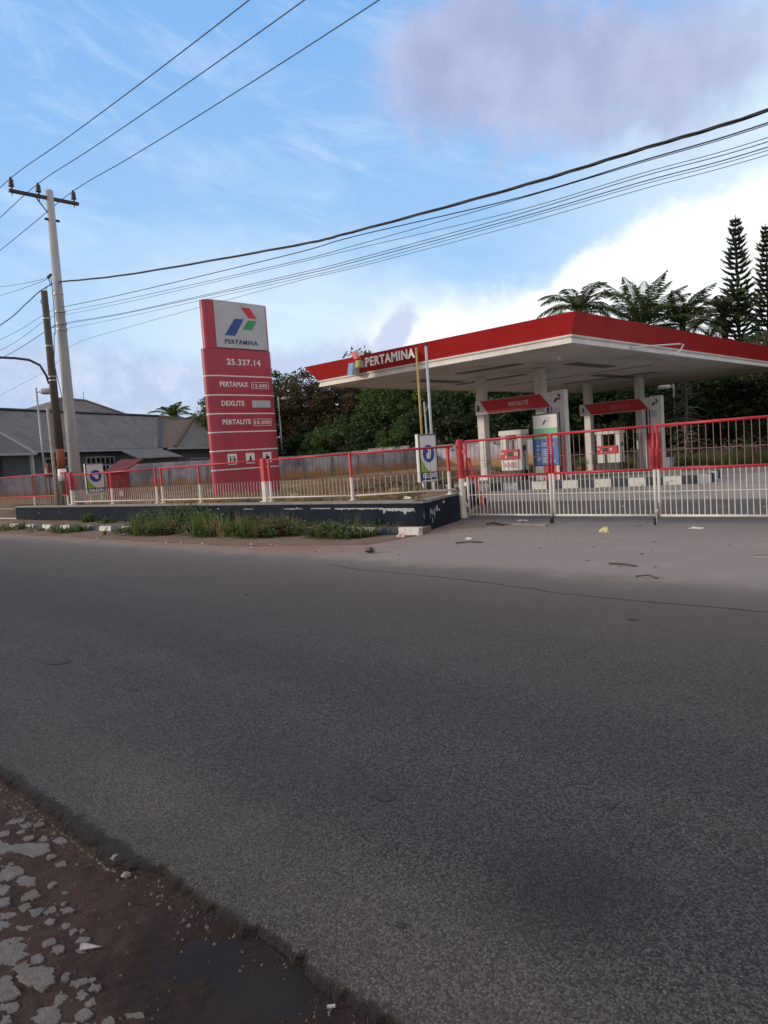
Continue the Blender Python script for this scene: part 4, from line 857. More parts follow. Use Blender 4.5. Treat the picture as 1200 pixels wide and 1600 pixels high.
mb = MB(PALEC); mb.tube([(-28.24, 11.62, .4), (-28.24, 11.62, 4.3)], .07, 8); mb.build('post', sp_, True)
mb = MB(RED); mb.tube([(-28.24, 11.62, .5), (-28.24, 11.62, .62)], .09, 8); mb.build('footing', sp_)
wire_n = [0]
def interp(P, n=10):
    out = []
    P = [Vector(p) for p in P]
    for i in range(len(P) - 1):
        p0, p1, p2, p3 = P[max(i - 1, 0)], P[i], P[i + 1], P[min(i + 2, len(P) - 1)]
        for k in range(n):
            t = k / n; out.append(.5 * ((2 * p1) + (p2 - p0) * t + (2 * p0 - 5 * p1 + 4 * p2 - p3) * t * t + (3 * p1 - p0 - 3 * p2 + p3) * t ** 3))
    out.append(P[-1]); return out
def wire(label, P, r, mt=None, twist=False, group='overhead wires'):
    mb = MB(mt or WIRE); Q = interp(P)
    if twist:
        D = interp(P, 30)
        for ph in (0, 2.1, 4.2):
            mb.tube([p + Vector((0, math.cos(i * .22 + ph), math.sin(i * .22 + ph))) * r * .8 for i, p in enumerate(D)], r * .8, 5, False)
    else: mb.tube(Q, r, 6)
    o = mb.build('overhead_wire', None, True, orig=tuple(Q[0])); tag(o, label, 'wire', group); return o
def sagline(x0, x1, y, z0, z1, sag, n=10):
    return [(x0 + (x1 - x0) * t, y, z0 + (z1 - z0) * t - sag * 4 * t * (1 - t)) for t in [k / n for k in range(n + 1)]]
for yy, l in zip(INS, ('uppermost overhead conductor, from the outer left insulator', 'middle overhead conductor, from the middle insulator', 'right overhead conductor, from the insulator right of the pole')):
    wire(l, sagline(-70, -28.56, yy - .0, 12.2, 12.71, .5)[:-1] + sagline(-28.56, 14, yy + .05, 12.71, 12.9, .55), .014)
def lv(label, pts, yv, r, mt=None, twist=False, left=None):
    P = [(a, yv, b) for a, b in pts]
    if left: P = left + P
    wire(label, P, r * (.7 if r > .014 else .62), mt, twist)
ext = lambda z: [(0, z), (10, z + .5)]
lv('thick twisted black cable, topmost of the low wires', [(-28.5, 9.1), (-23.17, 8.22), (-14.91, 7.12), (-12.57, 6.89), (-8.14, 6.58), (-5.58, 6.47), (-3.57, 6.39), (0, 6.45), (10, 7.6)], 12.6, .030, WIRE, True)
lv('plain dark wire just below the thick twisted cable', [(-28.5, 8.15), (-23.29, 7.64), (-14.94, 6.93), (-12.58, 6.79), (-8.15, 6.39), (-5.58, 6.29), (-3.58, 6.22), (0, 6.3), (10, 7.4)], 12.62, .016, WIRE)
lv('second plain dark wire, merging with the one above on the right', [(-28.5, 7.98), (-23.32, 7.47), (-14.96, 6.74), (-12.6, 6.59), (-8.15, 6.37), (-5.58, 6.27), (-3.58, 6.20), (0, 6.3), (10, 7.4)], 12.64, .012, WIREG)
lv('third dark wire, closest beneath the pair', [(-28.5, 7.84), (-23.36, 7.36), (-14.97, 6.68), (-12.6, 6.5), (-8.16, 6.15), (-5.59, 6.08), (-3.59, 6.00), (0, 6.1), (10, 7.2)], 12.6, .010, WIREG)
lv('grey wire in the middle of the lower bundle', [(-30, 7.62), (-28.07, 7.5), (-23.41, 7.03), (-15.0, 6.41), (-12.63, 6.26), (-8.17, 6.07), (-5.59, 6.02), (-3.59, 5.93), (0, 6.0), (10, 7.1)], 12.58, .012, WIREG)
lv('darker grey wire of the lower bundle', [(-30, 7.55), (-28.07, 7.46), (-23.41, 7.01), (-15.01, 6.36), (-12.64, 6.21), (-8.18, 6.01), (-5.6, 5.94), (-3.59, 5.86), (0, 5.95), (10, 7.)], 12.6, .013, WIRE)
lv('faint grey wire at the bottom of the lower bundle', [(-28.2, 7.30), (-23.43, 6.9), (-15.02, 6.30), (-12.65, 6.14), (-8.18, 5.97), (-5.6, 5.90), (-3.59, 5.82), (0, 5.9), (10, 6.9)], 12.62, .009, WIREG)
lv('lowest thin wire, passing behind the totem sign', [(-46, 4.9), (-30.93, 5.95), (-27.93, 6.6), (-23.49, 6.55), (-15.02, 6.22), (-12.66, 6.08), (-8.19, 5.88), (-5.61, 5.82), (-3.59, 5.75), (0, 5.8), (10, 6.8)], 12.6, .009, WIREG)
lv('dark wire running left from the top bracket, upper one', [(-29.1, 9.4), (-34.2, 10.1), (-45, 12.2), (-60, 15.5)], 12.6, .014, WIRE)
lv('dark wire running left from the top bracket, lower one', [(-29.1, 9.38), (-34.3, 9.75), (-45, 10.9), (-60, 12.8)], 12.6, .014, WIRE)
lv('thick spliced cable bending down to the left of the concrete pole', [(-28.7, 9.15), (-30.3, 9.1), (-31.7, 8.9), (-34.7, 8.55), (-45, 8.1), (-60, 8.4)], 12.6, .03, WIRE)
lv('grey wire leaving the wooden pole to the left, uppermost of three', [(-28.7, 8.2), (-30.2, 8.15), (-34.9, 7.95), (-48, 8.1), (-62, 9)], 12.6, .014, WIREG)
lv('grey wire leaving the wooden pole to the left, middle of three', [(-28.7, 7.95), (-30.3, 7.9), (-35, 7.5), (-48, 7.4), (-62, 8.1)], 12.6, .014, WIREG)
lv('grey wire leaving the wooden pole to the left, lowest of three', [(-28.7, 7.6), (-30.14, 7.5), (-35.1, 7.15), (-48, 6.8), (-62, 7.4)], 12.6, .018, WIREG)
mb = MB(WIRE); mb.tube([(-28.72, 12.45, 9.4), (-29.15, 12.5, 9.4)], .05, 6); mb.tube([(-29.12, 12.5, 9.4), (-28.95, 12.5, 9.05)], .02, 5); mb.build('cable_bracket', up)
# ---------------------------------------------------------------- yard walls
yw = thing('yard_wall', 'long grey concrete panel wall stained brown at its base, behind the station yard', 'wall', (-44, 44, 0))
for (a, b, zt) in ((-62, -50.2, 2.21), (-50.2, -43.85, 2.31), (-43.85, -39.2, 2.40), (-39.2, -27, 2.24)):
    mb = MB(YWALL); mb.box(a, b - .02, 44, 44.18, -.1, zt - .09); mb.use(CONC).box(a, b - .02, 43.95, 44.22, zt - .088, zt); mb.build('wall_section', yw)
mb = MB(CONC)
for k in range(15): a = -61.5 + k * 2.45; mb.box(a, a + .18, 43.9, 43.998, -.1, 2.15)
mb.build('pier', yw)
yw2 = thing('yard_wall', 'grey weathered side wall in front of the long roofed house', 'wall', (-38, 28, 0))
for (a, b, zt) in ((9, 18.6, 1.92), (18.62, 26, 2.18), (26.02, 44, 2.1)):
    mb = MB(YWALL); mb.box(-38.15, -38, a, b, -.1, zt); mb.build('wall_section', yw2)
mb = MB(CONC)
for k in range(14): b = 9.5 + k * 2.5; mb.box(-37.998, -37.92, b, b + .16, -.1, 1.9)
mb.build('pier', yw2)
# ---------------------------------------------------------------- long house
h = thing('long_house', 'long low grey house with corrugated roof and tiled hip behind the yard wall', 'house', (-46.7, 17.5, 0)); h.rotation_euler = (0, 0, math.atan2(.89, -.456))
def lb(mt): return MB(mt)
def B(mb, name, par=None):
    o = mb.build(name, h, local=True)
    if par: o.parent = par
    return o
mb = lb(HWALL); mb.box(-14, 29, .5, 7.2, -.1, 3.5); B(mb, 'wall')
mb = lb(ROOFM); th = .06
def slab(mb, P, t=.06): mb.prism(P, (0, 0, -1), t)
slab(mb, [(-14, -.1, 3.52), (14.0, -.1, 3.57), (19.9, 3.6, 6.5), (-14, 3.6, 6.22)]); slab(mb, [(-14, 3.62, 6.22), (22.6, 3.62, 6.5), (27, 7.6, 3.5), (-14, 7.6, 3.5)])
slab(mb, [(16.2, -.35, 3.60), (30, -.35, 3.60), (30, 3.0, 5.75), (24.9, 3.0, 6.45)]); slab(mb, [(24.9, 3.02, 6.45), (30, 3.02, 5.75), (30, 7, 3.5), (25, 7, 3.5)])
rf = B(mb, 'roof')
mb = lb(TILE); slab(mb, [(14.02, -.1, 3.60), (16.2, -.33, 3.62), (24.88, 2.98, 6.47), (22.2, 3.3, 6.28), (19.9, 3.6, 6.5)], .08); B(mb, 'tiled_strip', rf)
mb = lb(TILE); rg = random.Random(4)
for k in range(34): t = k / 33; p = Vector((16.0, -.4, 3.66)).lerp(Vector((24.9, 2.98, 6.55)), t); mb.tube([p, p + Vector((.26, .10, .10))], [.13, .10], 7)
mb.tube([(19.9, 3.6, 6.56), (21.2, 3.5, 6.42), (22.4, 3.35, 6.32), (23.6, 3.15, 6.36), (24.9, 3.0, 6.6)], .12, 8); mb.tube([(24.9, 3, 6.55), (27, 3, 6.22), (30, 3, 5.85)], .11, 8); B(mb, 'hip_tiles', rf)
mb = lb(BLACK); mb.tube([(-14, 3.6, 6.27), (19.9, 3.6, 6.56)], .10, 8); mb.prism([(14.0, -.12, 3.60), (14.5, -.12, 3.62), (20.6, 3.5, 6.5), (20.1, 3.5, 6.5)], (0, 0, 1), .03); B(mb, 'ridge_cap', rf)
mb = lb(HFRAME); mb.box(-14, 14.6, -.14, -.1, 3.38, 3.52); mb.box(14.9, 30, -.39, -.36, 3.43, 3.57); B(mb, 'fascia_board')
def window(x0, x1, z0, z1, n, par=None):
    mb = lb(HFRAME); t = .09; y0 = .42
    mb.box(x0, x1, y0, .498, z0, z0 + t); mb.box(x0, x1, y0, .498, z1 - t, z1); zm = z0 + (z1 - z0) * .58
    for k in range(n + 1): a = x0 + (x1 - x0 - t) * k / n; mb.box(a, a + t, y0, .498, z0 + t, z1 - t)
    mb.box(x0 + t, x1 - t, y0 + .003, .495, zm, zm + t)
    for k in range(n): a = x0 + (x1 - x0) * (k + .5) / n; mb.box(a - .03, a + .03, y0 + .003, .495, z0 + t, z1 - t)
    wd = B(mb, 'window'); mb = lb(GLASSD); mb.box(x0 + .05, x1 - .05, .47, .497, z0 + .05, z1 - .05); B(mb, 'pane', wd)
window(6.1, 9.2, 1.5, 3.05, 3); window(2.2, 5.0, 1.5, 3.05, 2); window(19.5, 22.6, 1.7, 2.68, 3); window(24, 26, 1.5, 2.7, 2)
# porch at the left
mb = lb(ROOFM); slab(mb, [(-9, -2.0, 3.3), (-1.5, -2.0, 3.3), (-2.9, -.8, 4.62), (-9, -.8, 4.62)]); pr = B(mb, 'porch_roof')
mb = lb(HFRAME); mb.prism([(-1.5, -2.05, 3.33), (-1.35, -2.05, 3.33), (-2.75, -.8, 4.68), (-2.9, -.8, 4.68)], (0, 0, -1), .12); mb.box(-9, -1.2, -2.06, -2.02, 3.14, 3.28)
for a in (-1.5, -4.8): mb.box(a, a + .16, -1.9, -1.74, 0, 3.2)
B(mb, 'porch_trim', pr)
mb = lb(mat('dark porch shade', (.03, .035, .038), None, 1, .8)); mb.box(-9, -1.3, .42, .49, 0, 3.1); B(mb, 'porch_shade_panel')  # flat dark panel on the wall; porch shade put into its colour
# lean-to
sh = thing('lean_to', 'small lean-to with grey sheet awning between the red hut and the house', 'shed', (-46.7, 17.5, 0)); sh.rotation_euler = h.rotation_euler
mb = lb(ROOFM); slab(mb, [(7.9, -2.5, 2.74), (13.5, -2.5, 2.78), (13.0, -1.5, 3.30), (7.4, -1.5, 3.32)], .07); mb.build('awning', sh, local=True)
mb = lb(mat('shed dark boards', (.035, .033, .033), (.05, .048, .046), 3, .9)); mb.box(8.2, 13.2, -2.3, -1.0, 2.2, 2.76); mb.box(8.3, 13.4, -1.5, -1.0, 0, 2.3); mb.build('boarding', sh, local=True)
mb = lb(YWALL); mb.prism([(6.2, -2.5, 0), (13.4, -2.5, 0), (13.4, -2.5, 2.2), (8.2, -2.5, 2.2), (6.2, -2.5, 1.5)], (0, 1, 0), .12); mb.build('front_wall', sh, local=True)
# tiled pyramid roofed house behind
th_ = thing('hip_roof_house', 'house with dark tiled hip roof showing above the long grey roof', 'house', (-46.7, 17.5, 0)); th_.rotation_euler = h.rotation_euler
mb = lb(TILEROOF); A, Bq, Cq, D_ = (12.8, 9.8, 6.2), (30.5, 9.8, 6.2), (30.5, 20, 6.2), (12.8, 20, 6.2); E1, E2 = (19.3, 13, 8.85), (22.6, 13, 8.85)
mb.face([A, Bq, E2, E1]); mb.face([Bq, Cq, E2]); mb.face([Cq, D_, E1, E2]); mb.face([D_, A, E1]); rf2 = mb.build('roof', th_, local=True)
mb = lb(TILE)
for P, Q in ((A, E1), (E1, E2), (E2, Bq)): mb.tube([P, Q], .14, 6)
mb.tube([(22.5, 13, 8.85), (22.5, 13, 9.7)], .025, 5); o = mb.build('ridge_tiles', th_, local=True); o.parent = rf2
mb = lb(HWALL); mb.box(13.4, 29.9, 10.4, 19.4, 0, 6.18); mb.build('wall', th_, local=True)
# red hut
ht = thing('red_hut', 'small red painted hut with a slanted maroon roof behind the bar fence', 'hut', (-29.5, 14.6, .5)); ht.rotation_euler = (0, 0, R(44))
mb = MB(BRICK); mb.box(-.36, .36, 0, .75, -.1, 1.30); mb.build('body', ht, local=True)
mb = MB(HUTROOF); mb.prism([(-.46, -.10, 1.24), (.44, -.10, 1.24), (.98, .85, 1.72), (.02, .85, 1.74)], (0, 0, 1), .05); mb.build('roof', ht, local=True)
mb = MB(mat('stained hatch', (.20, .12, .09), (.10, .03, .03), 8, .8)); mb.box(-.06, .14, -.012, -.002, .62, .92); mb.build('hatch', ht, local=True)
mb = MB(TRASHW); mb.box(.12, .28, -.016, -.002, .25, .48, .004); mb.build('notice', ht, local=True)
mt_ = thing('meter_box', 'small rusty meter box on a post between the wooden pole and the grey lamp post', 'box', (-29.4, 11.9, .5)); 
mb = MB(mat('rusty brown box', (.13, .055, .035), (.09, .04, .03), 8, .8)); mb.box(-29.62, -29.25, 11.8, 12.0, 1.72, 2.28, .02); mb.build('box_body', mt_); mb = MB(HFRAME); mb.box(-29.5, -29.38, 11.785, 11.799, 1.86, 2.08); mb.build('dial', mt_)
mb = MB(DKMET); mb.tube([(-29.43, 11.9, .4), (-29.43, 11.9, 1.72)], .03, 6); mb.build('post', mt_)
# ---------------------------------------------------------------- vegetation
def mesh_obj(name, mesh, parent=None):
    o = bpy.data.objects.new(name, mesh); COL.objects.link(o)
    if parent: o.parent = parent
    return o
def crown_mesh(name, mt, rx, ry, rz, cz, nc, nl, ls, seed, low=0.):
    q = random.Random(seed); v = []; f = []
    for c_ in range(nc):
        while True:
            a, b, d = q.uniform(-1, 1), q.uniform(-1, 1), q.uniform(-1, 1); rr = a * a + b * b + d * d
            if .12 < rr < 1: break
        k = (.55 + .45 * rr ** .5) / rr ** .5 if q.random() < .7 else 1
        a, b, d = a * k * rr ** .5, b * k * rr ** .5, d * k * rr ** .5
        cx_, cy_, cz_ = a * rx, b * ry, cz + d * rz; cr = q.uniform(.35, .85) * min(rx, rz) * .42
        for l in range(nl):
            th = q.uniform(0, 6.283); ph = math.acos(q.uniform(-1, 1)); r = cr * (q.random() ** .4)
            p = Vector((cx_ + r * math.sin(ph) * math.cos(th), cy_ + r * math.sin(ph) * math.sin(th), cz_ + r * math.cos(ph) * .7))
            s_ = ls * q.uniform(.6, 1.4); d1 = Vector((q.uniform(-1, 1), q.uniform(-1, 1), q.uniform(-.9, .5))).normalized(); d2 = d1.cross(Vector((q.uniform(-1, 1), q.uniform(-1, 1), q.uniform(-1, 1)))).normalized()
            n = len(v); v += [tuple(p - d1 * s_), tuple(p + d2 * s_ * .42 - d1 * .1 * s_), tuple(p + d1 * s_), tuple(p - d2 * s_ * .42 - d1 * .1 * s_)]; f.append((n, n + 1, n + 2, n + 3))
    me = bpy.data.meshes.new(name); me.from_pydata(v, [], f); me.materials.append(mt); me.update(); return me
def trunk_mesh(name, H, r, seed, mt=TRUNK, nb=9):
    q = random.Random(seed); mb = MB(mt); mb.tube([(0, 0, 0), (q.uniform(-.2, .2), q.uniform(-.2, .2), H * .35), (q.uniform(-.4, .4), q.uniform(-.4, .4), H * .75)], [r, r * .75, r * .35], 8)
    for k in range(nb):
        z0 = H * q.uniform(.25, .65); a = q.uniform(0, 6.28); L = H * q.uniform(.2, .38)
        mb.tube([(0, 0, z0), (math.cos(a) * L * .5, math.sin(a) * L * .5, z0 + L * .35), (math.cos(a) * L, math.sin(a) * L, z0 + L * .8)], [r * .4, r * .25, r * .06], 5)
    me = bpy.data.meshes.new(name); me.from_pydata(mb.v, [], mb.f); me.materials.append(mt); me.update(); return me
KINDS = {
 'green': (crown_mesh('crown_green', LEAF, 3.4, 3.4, 3.0, 6.0, 110, 110, .15, 1), trunk_mesh('trunk_green', 8, .22, 1)),
 'dark': (crown_mesh('crown_dark', LEAFD, 3.8, 3.8, 4.4, 5.0, 150, 110, .16, 2), trunk_mesh('trunk_dark', 9, .26, 2)),
 'brown': (crown_mesh('crown_brown', LEAFB, 3.1, 3.1, 3.4, 6.0, 110, 120, .14, 3), trunk_mesh('trunk_brown', 8.5, .2, 3)),
 'olive': (crown_mesh('crown_olive', LEAFO, 3.0, 3.0, 4.0, 4.6, 110, 100, .14, 4), trunk_mesh('trunk_olive', 8, .2, 4)),
 'bush': (crown_mesh('crown_bush', LEAF, 2.2, 2.2, 2.0, 1.9, 80, 110, .11, 5), trunk_mesh('trunk_bush', 3, .12, 5)),
 'bushdark': (crown_mesh('crown_bush_dark', LEAFD, 2.6, 2.6, 2.3, 2.0, 90, 110, .13, 6), trunk_mesh('trunk_bush_dark', 3, .12, 6)),
}
def tree(kind, x, y, s, label, name='broadleaf_tree', cat='tree', sz=None, z=0, group='trees behind the station'):
    r = thing(name, label, cat, (x, y, z), group); r.rotation_euler = (0, 0, rnd.uniform(0, 6.28)); r.scale = (s, s, sz or s)
    c_, t = KINDS[kind]; mesh_obj('crown', c_, r); mesh_obj('trunk', t, r)
    return r
# the pixel columns 425..760 look between Y 46 and 56; each tree beyond the wall is its own
T = [
 ('green', -60.6, 41.6, .98, 'green tree close left of the totem sign, beside the coconut palm'),
 ('green', -60.5, 47.0, 1.22, 'tall green tree just right of the totem sign'),
 ('brown', -56.5, 48.5, 1.12, 'dry brown-leaved tree above the lamp post beside the totem'),
 ('brown', -53.6, 50.2, 1.10, 'dry brown tree under the left tip of the canopy'),
 ('green', -55.5, 56.5, 1.42, 'green treetop rising behind the two dry brown trees'),
 ('bush', -52.9, 46.8, 1.15, 'pale green leafy bush with bare stems over the yard wall, left part'),
 ('bush', -49.5, 47.2, 1.5, 'rounded green bush over the middle of the yard wall'),
 ('dark', -49.0, 53.0, .98, 'dark tree with sky gaps under the canopy edge'),
 ('green', -45.6, 49.5, .98, 'bright-topped green tree left of the flagpoles'),
 ('bushdark', -46.0, 47.0, 1.35, 'dark bush behind the raised section of the yard wall'),
 ('dark', -44.5, 55.0, 1.1, 'dark tree behind the bright-topped one'),
 ('green', -41.5, 50.0, 1.05, 'green tree directly behind the flagpoles'),
 ('bush', -41.5, 46.6, 1.3, 'low green bush behind the exit direction sign'),
 ('dark', -38.0, 52.0, 1.1, 'dark tree right of the flagpoles'),
 ('bushdark', -37.2, 46.8, 1.5, 'dark bush at the right end of the yard wall'),
 ('green', -34.2, 49.0, 1.0, 'green tree behind the left canopy column'),
 ('dark', -33.0, 54.0, .95, 'dark tree behind the first pump header'),
 ('bushdark', -31.5, 47.5, 1.6, 'dark bush behind the first fuel pump'),
 ('dark', -29.5, 50.5, .9, 'dark tree between the two pump headers'),
 ('green', -27.5, 53.5, .95, 'green tree behind the notice board'),
 ('bushdark', -26.5, 48.2, 1.5, 'dark bush between the columns of the rear row'),
 ('dark', -24.8, 51.0, .9, 'dark tree behind the rear pump header'),
 ('bushdark', -22.2, 49.5, 1.5, 'dark bush left of the white lamp post'),
 ('dark', -20.6, 53.0, .9, 'dark tree above the bare dead pine'),
 ('dark', -17.2, 51.0, .86, 'dark tree right of the bare dead pine'),
 ('olive', -14.6, 50.0, .88, 'brownish olive tree right of the dark arch of foliage'),
 ('olive', -11.6, 49.5, .9, 'brownish olive tree at the right edge of the picture'),
 ('dark', -13.2, 56.0, 1.0, 'tall dark tree behind the olive trees'),
 ('dark', -9.2, 52.0, .92, 'dark tree partly cut by the right picture edge'),
 ('bushdark', -16.4, 49.6, 1.3, 'dark bush on the earth bank right of the dead pine'),
 ('bushdark', -13.0, 49.4, 1.3, 'dark bush on the earth bank below the olive trees'),
 ('bushdark', -9.6, 49.4, 1.35, 'dark bush on the earth bank at the right picture edge'),
 ('bushdark', -15.5, 50.6, 1.5, 'dark bush deep behind the two bank bushes, left'),
 ('bushdark', -11.3, 50.8, 1.5, 'dark bush deep behind the two bank bushes, right'),
 ('bushdark', -57.2, 47.6, 1.4, 'dark bush at the foot of the tree right of the totem'),
 ('bushdark', -54.5, 47.4, 1.2, 'dark bush under the dry brown tree, over the wall'),
 ('bushdark', -18.6, 47.8, 1.0, 'low dark bush behind the base of the bare dead pine'),
 ('bush', -14.9, 47.9, .8, 'small green bush at the back grass strip, left of the pale trunk'),
 ('bushdark', -11.0, 47.8, .95, 'low dark bush beside the bare pale trunk at the right'),
 ('bush', -8.0, 47.6, .9, 'small green bush at the back grass strip, outermost right'),
 ('bushdark', -22.6, 47.4, .95, 'low dark bush left of the white lamp post base'),
 ('dark', -6.0, 55.0, .95, 'dark tree beyond the right picture edge'),
 ('dark', -22.0, 60.0, 1.0, 'tall dark tree behind the conifers'),
 ('dark', -28.0, 60.0, .98, 'dark tree under the large palm'),
 ('dark', -34.5, 60.5, .98, 'dark tree behind the canopy roof, under the left palm'),
]
for k, x_, y_, s_, l_ in T:
    tree(k, x_, y_, s_, l_, 'bush' if k.startswith('bush') else 'broadleaf_tree', 'bush' if k.startswith('bush') else 'tree')
# bank of bare earth behind the station on the right
q = random.Random(9); vs = []; gx_ = [-30 + i * .5 for i in range(70)]; gy_ = [44.8 + j * .35 for j in range(10)]
for a in gx_:
    for j, b in enumerate(gy_): vs.append((a, b + .3 * noise2(a, b), -.1 + max(0, (1 - math.exp(-j * .5)) * 1.1 * (.8 + .35 * noise2(a * .8, j))) + .12 * noise2(a * 4, b * 5)))
n = len(gy_); mb = MB(ROCKM); mb.raw(vs, [(i * n + j, (i + 1) * n + j, (i + 1) * n + j + 1, i * n + j + 1) for i in range(len(gx_) - 1) for j in range(n - 1)]); struct(mb.build('earth_bank', smooth=True))
br = MB(DEADW)
for k in range(420):
    a, b = q.uniform(-28, -2), q.uniform(45.2, 47.8); z_ = .2 + (b - 45.2) * .4; L_ = q.uniform(.3, 1.4); d = Vector((q.uniform(-1, 1), q.uniform(-.3, .3), q.uniform(-.7, .7))).normalized() * L_
    br.tube([(a, b, z_), (a + d.x * .5, b + d.y * .5 - .05, z_ + d.z * .5 + .05), (a + d.x, b + d.y, max(.1, z_ + d.z))], [.025, .02, .008], 4)
struct(br.build('dead_branches'), 'stuff')
# bare dead pine
def deadpine(x, y, H, label, seed):
    r = thing('dead_tree', label, 'tree', (x, y, 0)); q = random.Random(seed); mb = MB(DEADW)
    mb.tube([(0, 0, 0), (.1, 0, H * .5), (0, .1, H)], [.12, .09, .03], 8); mb.build('trunk', r, True, local=True)
    mb = MB(DEADW)
    for k in range(90):
        z0 = H * (.12 + .86 * k / 90); a = q.uniform(0, 6.28); L = q.uniform(.4, 1.7) * (1 - .4 * k / 90)
        mb.tube([(0, 0, z0), (math.cos(a) * L * .6, math.sin(a) * L * .6, z0 + q.uniform(-.25, .1)), (math.cos(a) * L, math.sin(a) * L, z0 + q.uniform(-.5, .35))], [.035, .025, .008], 4)
    mb.build('branches', r, local=True)
deadpine(-18.0, 45.4, 7.2, 'bare pale dead pine with broken branches right of the white lamp post', 1)
deadpine(-12.1, 45.4, 7.2, 'bare pale trunk with a few branches near the right picture edge', 2)
deadpine(-52.9, 45.6, 4.3, 'bleached bare sapling with forked stems right of the totem lamp post', 3)
# conifers (tall araucarias)
def araucaria(x, y, H, label, seed, rmax=2.3):
    r = thing('araucaria', label, 'tree', (x, y, 0), 'tall conifers at the right'); q = random.Random(seed)
    mb = MB(TRUNK); mb.tube([(0, 0, 0), (0, 0, H * .6), (0, 0, H)], [.22, .13, .03], 8); mb.build('trunk', r, True, local=True)
    mb = MB(CONIF); z0 = 3.0; k = 0
    while z0 < H - .2:
        t = (z0 - 3) / (H - 3); L = rmax * (1 - t) ** .62 * (.9 + .1 * q.random()) + .12; nb_ = 8; a0 = q.uniform(0, 6.28)
        for b in range(nb_):
            a = a0 + b * 6.283 / nb_ + q.uniform(-.15, .15); l = L * q.uniform(.62, 1.15); ca, sa = math.cos(a), math.sin(a)
            rise = .16 + .34 * t + q.uniform(-.10, .12)
            P = [Vector((ca * l * s_, sa * l * s_, z0 + l * (rise * s_ ** 1.6) - .06 * l * math.sin(s_ * 3.14))) for s_ in (0, .25, .5, .75, 1)]
            mb.tube(P, [.03, .08, .10, .09, .02], 5)
            for w_ in range(int(34 * l)):
                s_ = q.uniform(.15, 1); i = min(3, int(s_ * 4)); p = P[i].lerp(P[i + 1], s_ * 4 - i)
                d = Vector((ca * .6 + q.uniform(-.7, .7), sa * .6 + q.uniform(-.7, .7), q.uniform(-.3, .9))).normalized() * q.uniform(.14, .32); e = Vector((-d.y, d.x, 0)).normalized() * .035
                mb.face([p - e, p + e, p + d])
        z0 += q.uniform(.30, .50); k += 1
    mb.build('crown', r, local=True)
araucaria(-21.3, 65.6, 19.3, 'taller slender conifer with upswept branches, left of the pair above the canopy', 1, 2.5)
araucaria(-20.2, 69.6, 19.0, 'slightly shorter slender conifer with upswept branches, right of the pair', 2, 2.5)
# palms
def palm(x, y, zc, label, seed, n=26, L=4.2, mt=PALM, droop=1., up=1., group='palms behind the station'):
    r = thing('palm_tree', label, 'palm', (x, y, 0), group); q = random.Random(seed)
    mb = MB(TRUNK); mb.tube([(0, 0, 0), (.1, .1, zc * .5), (0, 0, zc)], [.32, .26, .24], 10); mb.build('trunk', r, True, local=True)
    mb = MB(mt)
    for k in range(n):
        a = k * 2.39996 + q.uniform(-.2, .2); el_ = (1.35 - 1.55 * (k / n)) * up; l = L * q.uniform(.8, 1.1) * (1 if k > 3 else .8)
        P = []; p = Vector((0, 0, zc)); e = el_
        for s_ in range(12):
            P.append(p.copy()); p = p + Vector((math.cos(a) * math.cos(e), math.sin(a) * math.cos(e), math.sin(e))) * (l / 11); e -= (.085 + .09 * s_ / 11) * droop * q.uniform(.8, 1.2)
        mb.tube(P, [.05 - .0038 * i for i in range(12)], 4, False)
        side = Vector((-math.sin(a), math.cos(a), 0))
        for i in range(1, 11):
            for sub_ in range(5):
                t = (i + sub_ / 5) / 11; pp_ = P[i].lerp(P[i + 1], sub_ / 5) if i < 11 else P[i]; fw = (P[min(i + 1, 11)] - P[i]).normalized()
                ll = .95 * math.sin(math.pi * (t * .85 + .12)) * L / 4.2 * q.uniform(.8, 1.1)
                for sg in (-1, 1):
                    d = (side * sg * .85 + fw * .65 + Vector((0, 0, q.uniform(.1, .35) - .5 * t))).normalized(); tip = pp_ + d * ll + Vector((0, 0, -.28 * ll)); mid = pp_ + d * ll * .5
                    w_ = fw * .046
                    mb.face([pp_ - w_, mid - w_ * 1.1, tip, mid + w_ * 1.1])
    mb.build('crown', r, local=True); return r
palm(-31.2, 57.5, 12.4, 'drooping palm behind the front corner of the canopy roof', 1, 26, 4.6, droop=1.35)
palm(-26.6, 59.0, 10.6, 'largest palm with upright fronds above the canopy roof', 2, 30, 5.6, droop=.6, up=1.05)
palm(-24.3, 61.5, 10.6, 'palm right beside the largest one, fronds leaning right', 3, 26, 4.4, droop=.85)
palm(-22.8, 66.5, 11.6, 'palm half hidden left of the tall conifers', 4, 24, 3.9, droop=1.1)
palm(-70.4, 41.9, 7.3, 'small bright green coconut palm above the house roof left of the totem sign', 5, 20, 3.1, mt=PALMB, droop=1.05, group='palms left of the totem')
# shrub by the left palm
sp2 = tree('olive', -34.3, 58.5, .95, 'sparse pale-leaved treetop left of the drooping palm', sz=1.45)
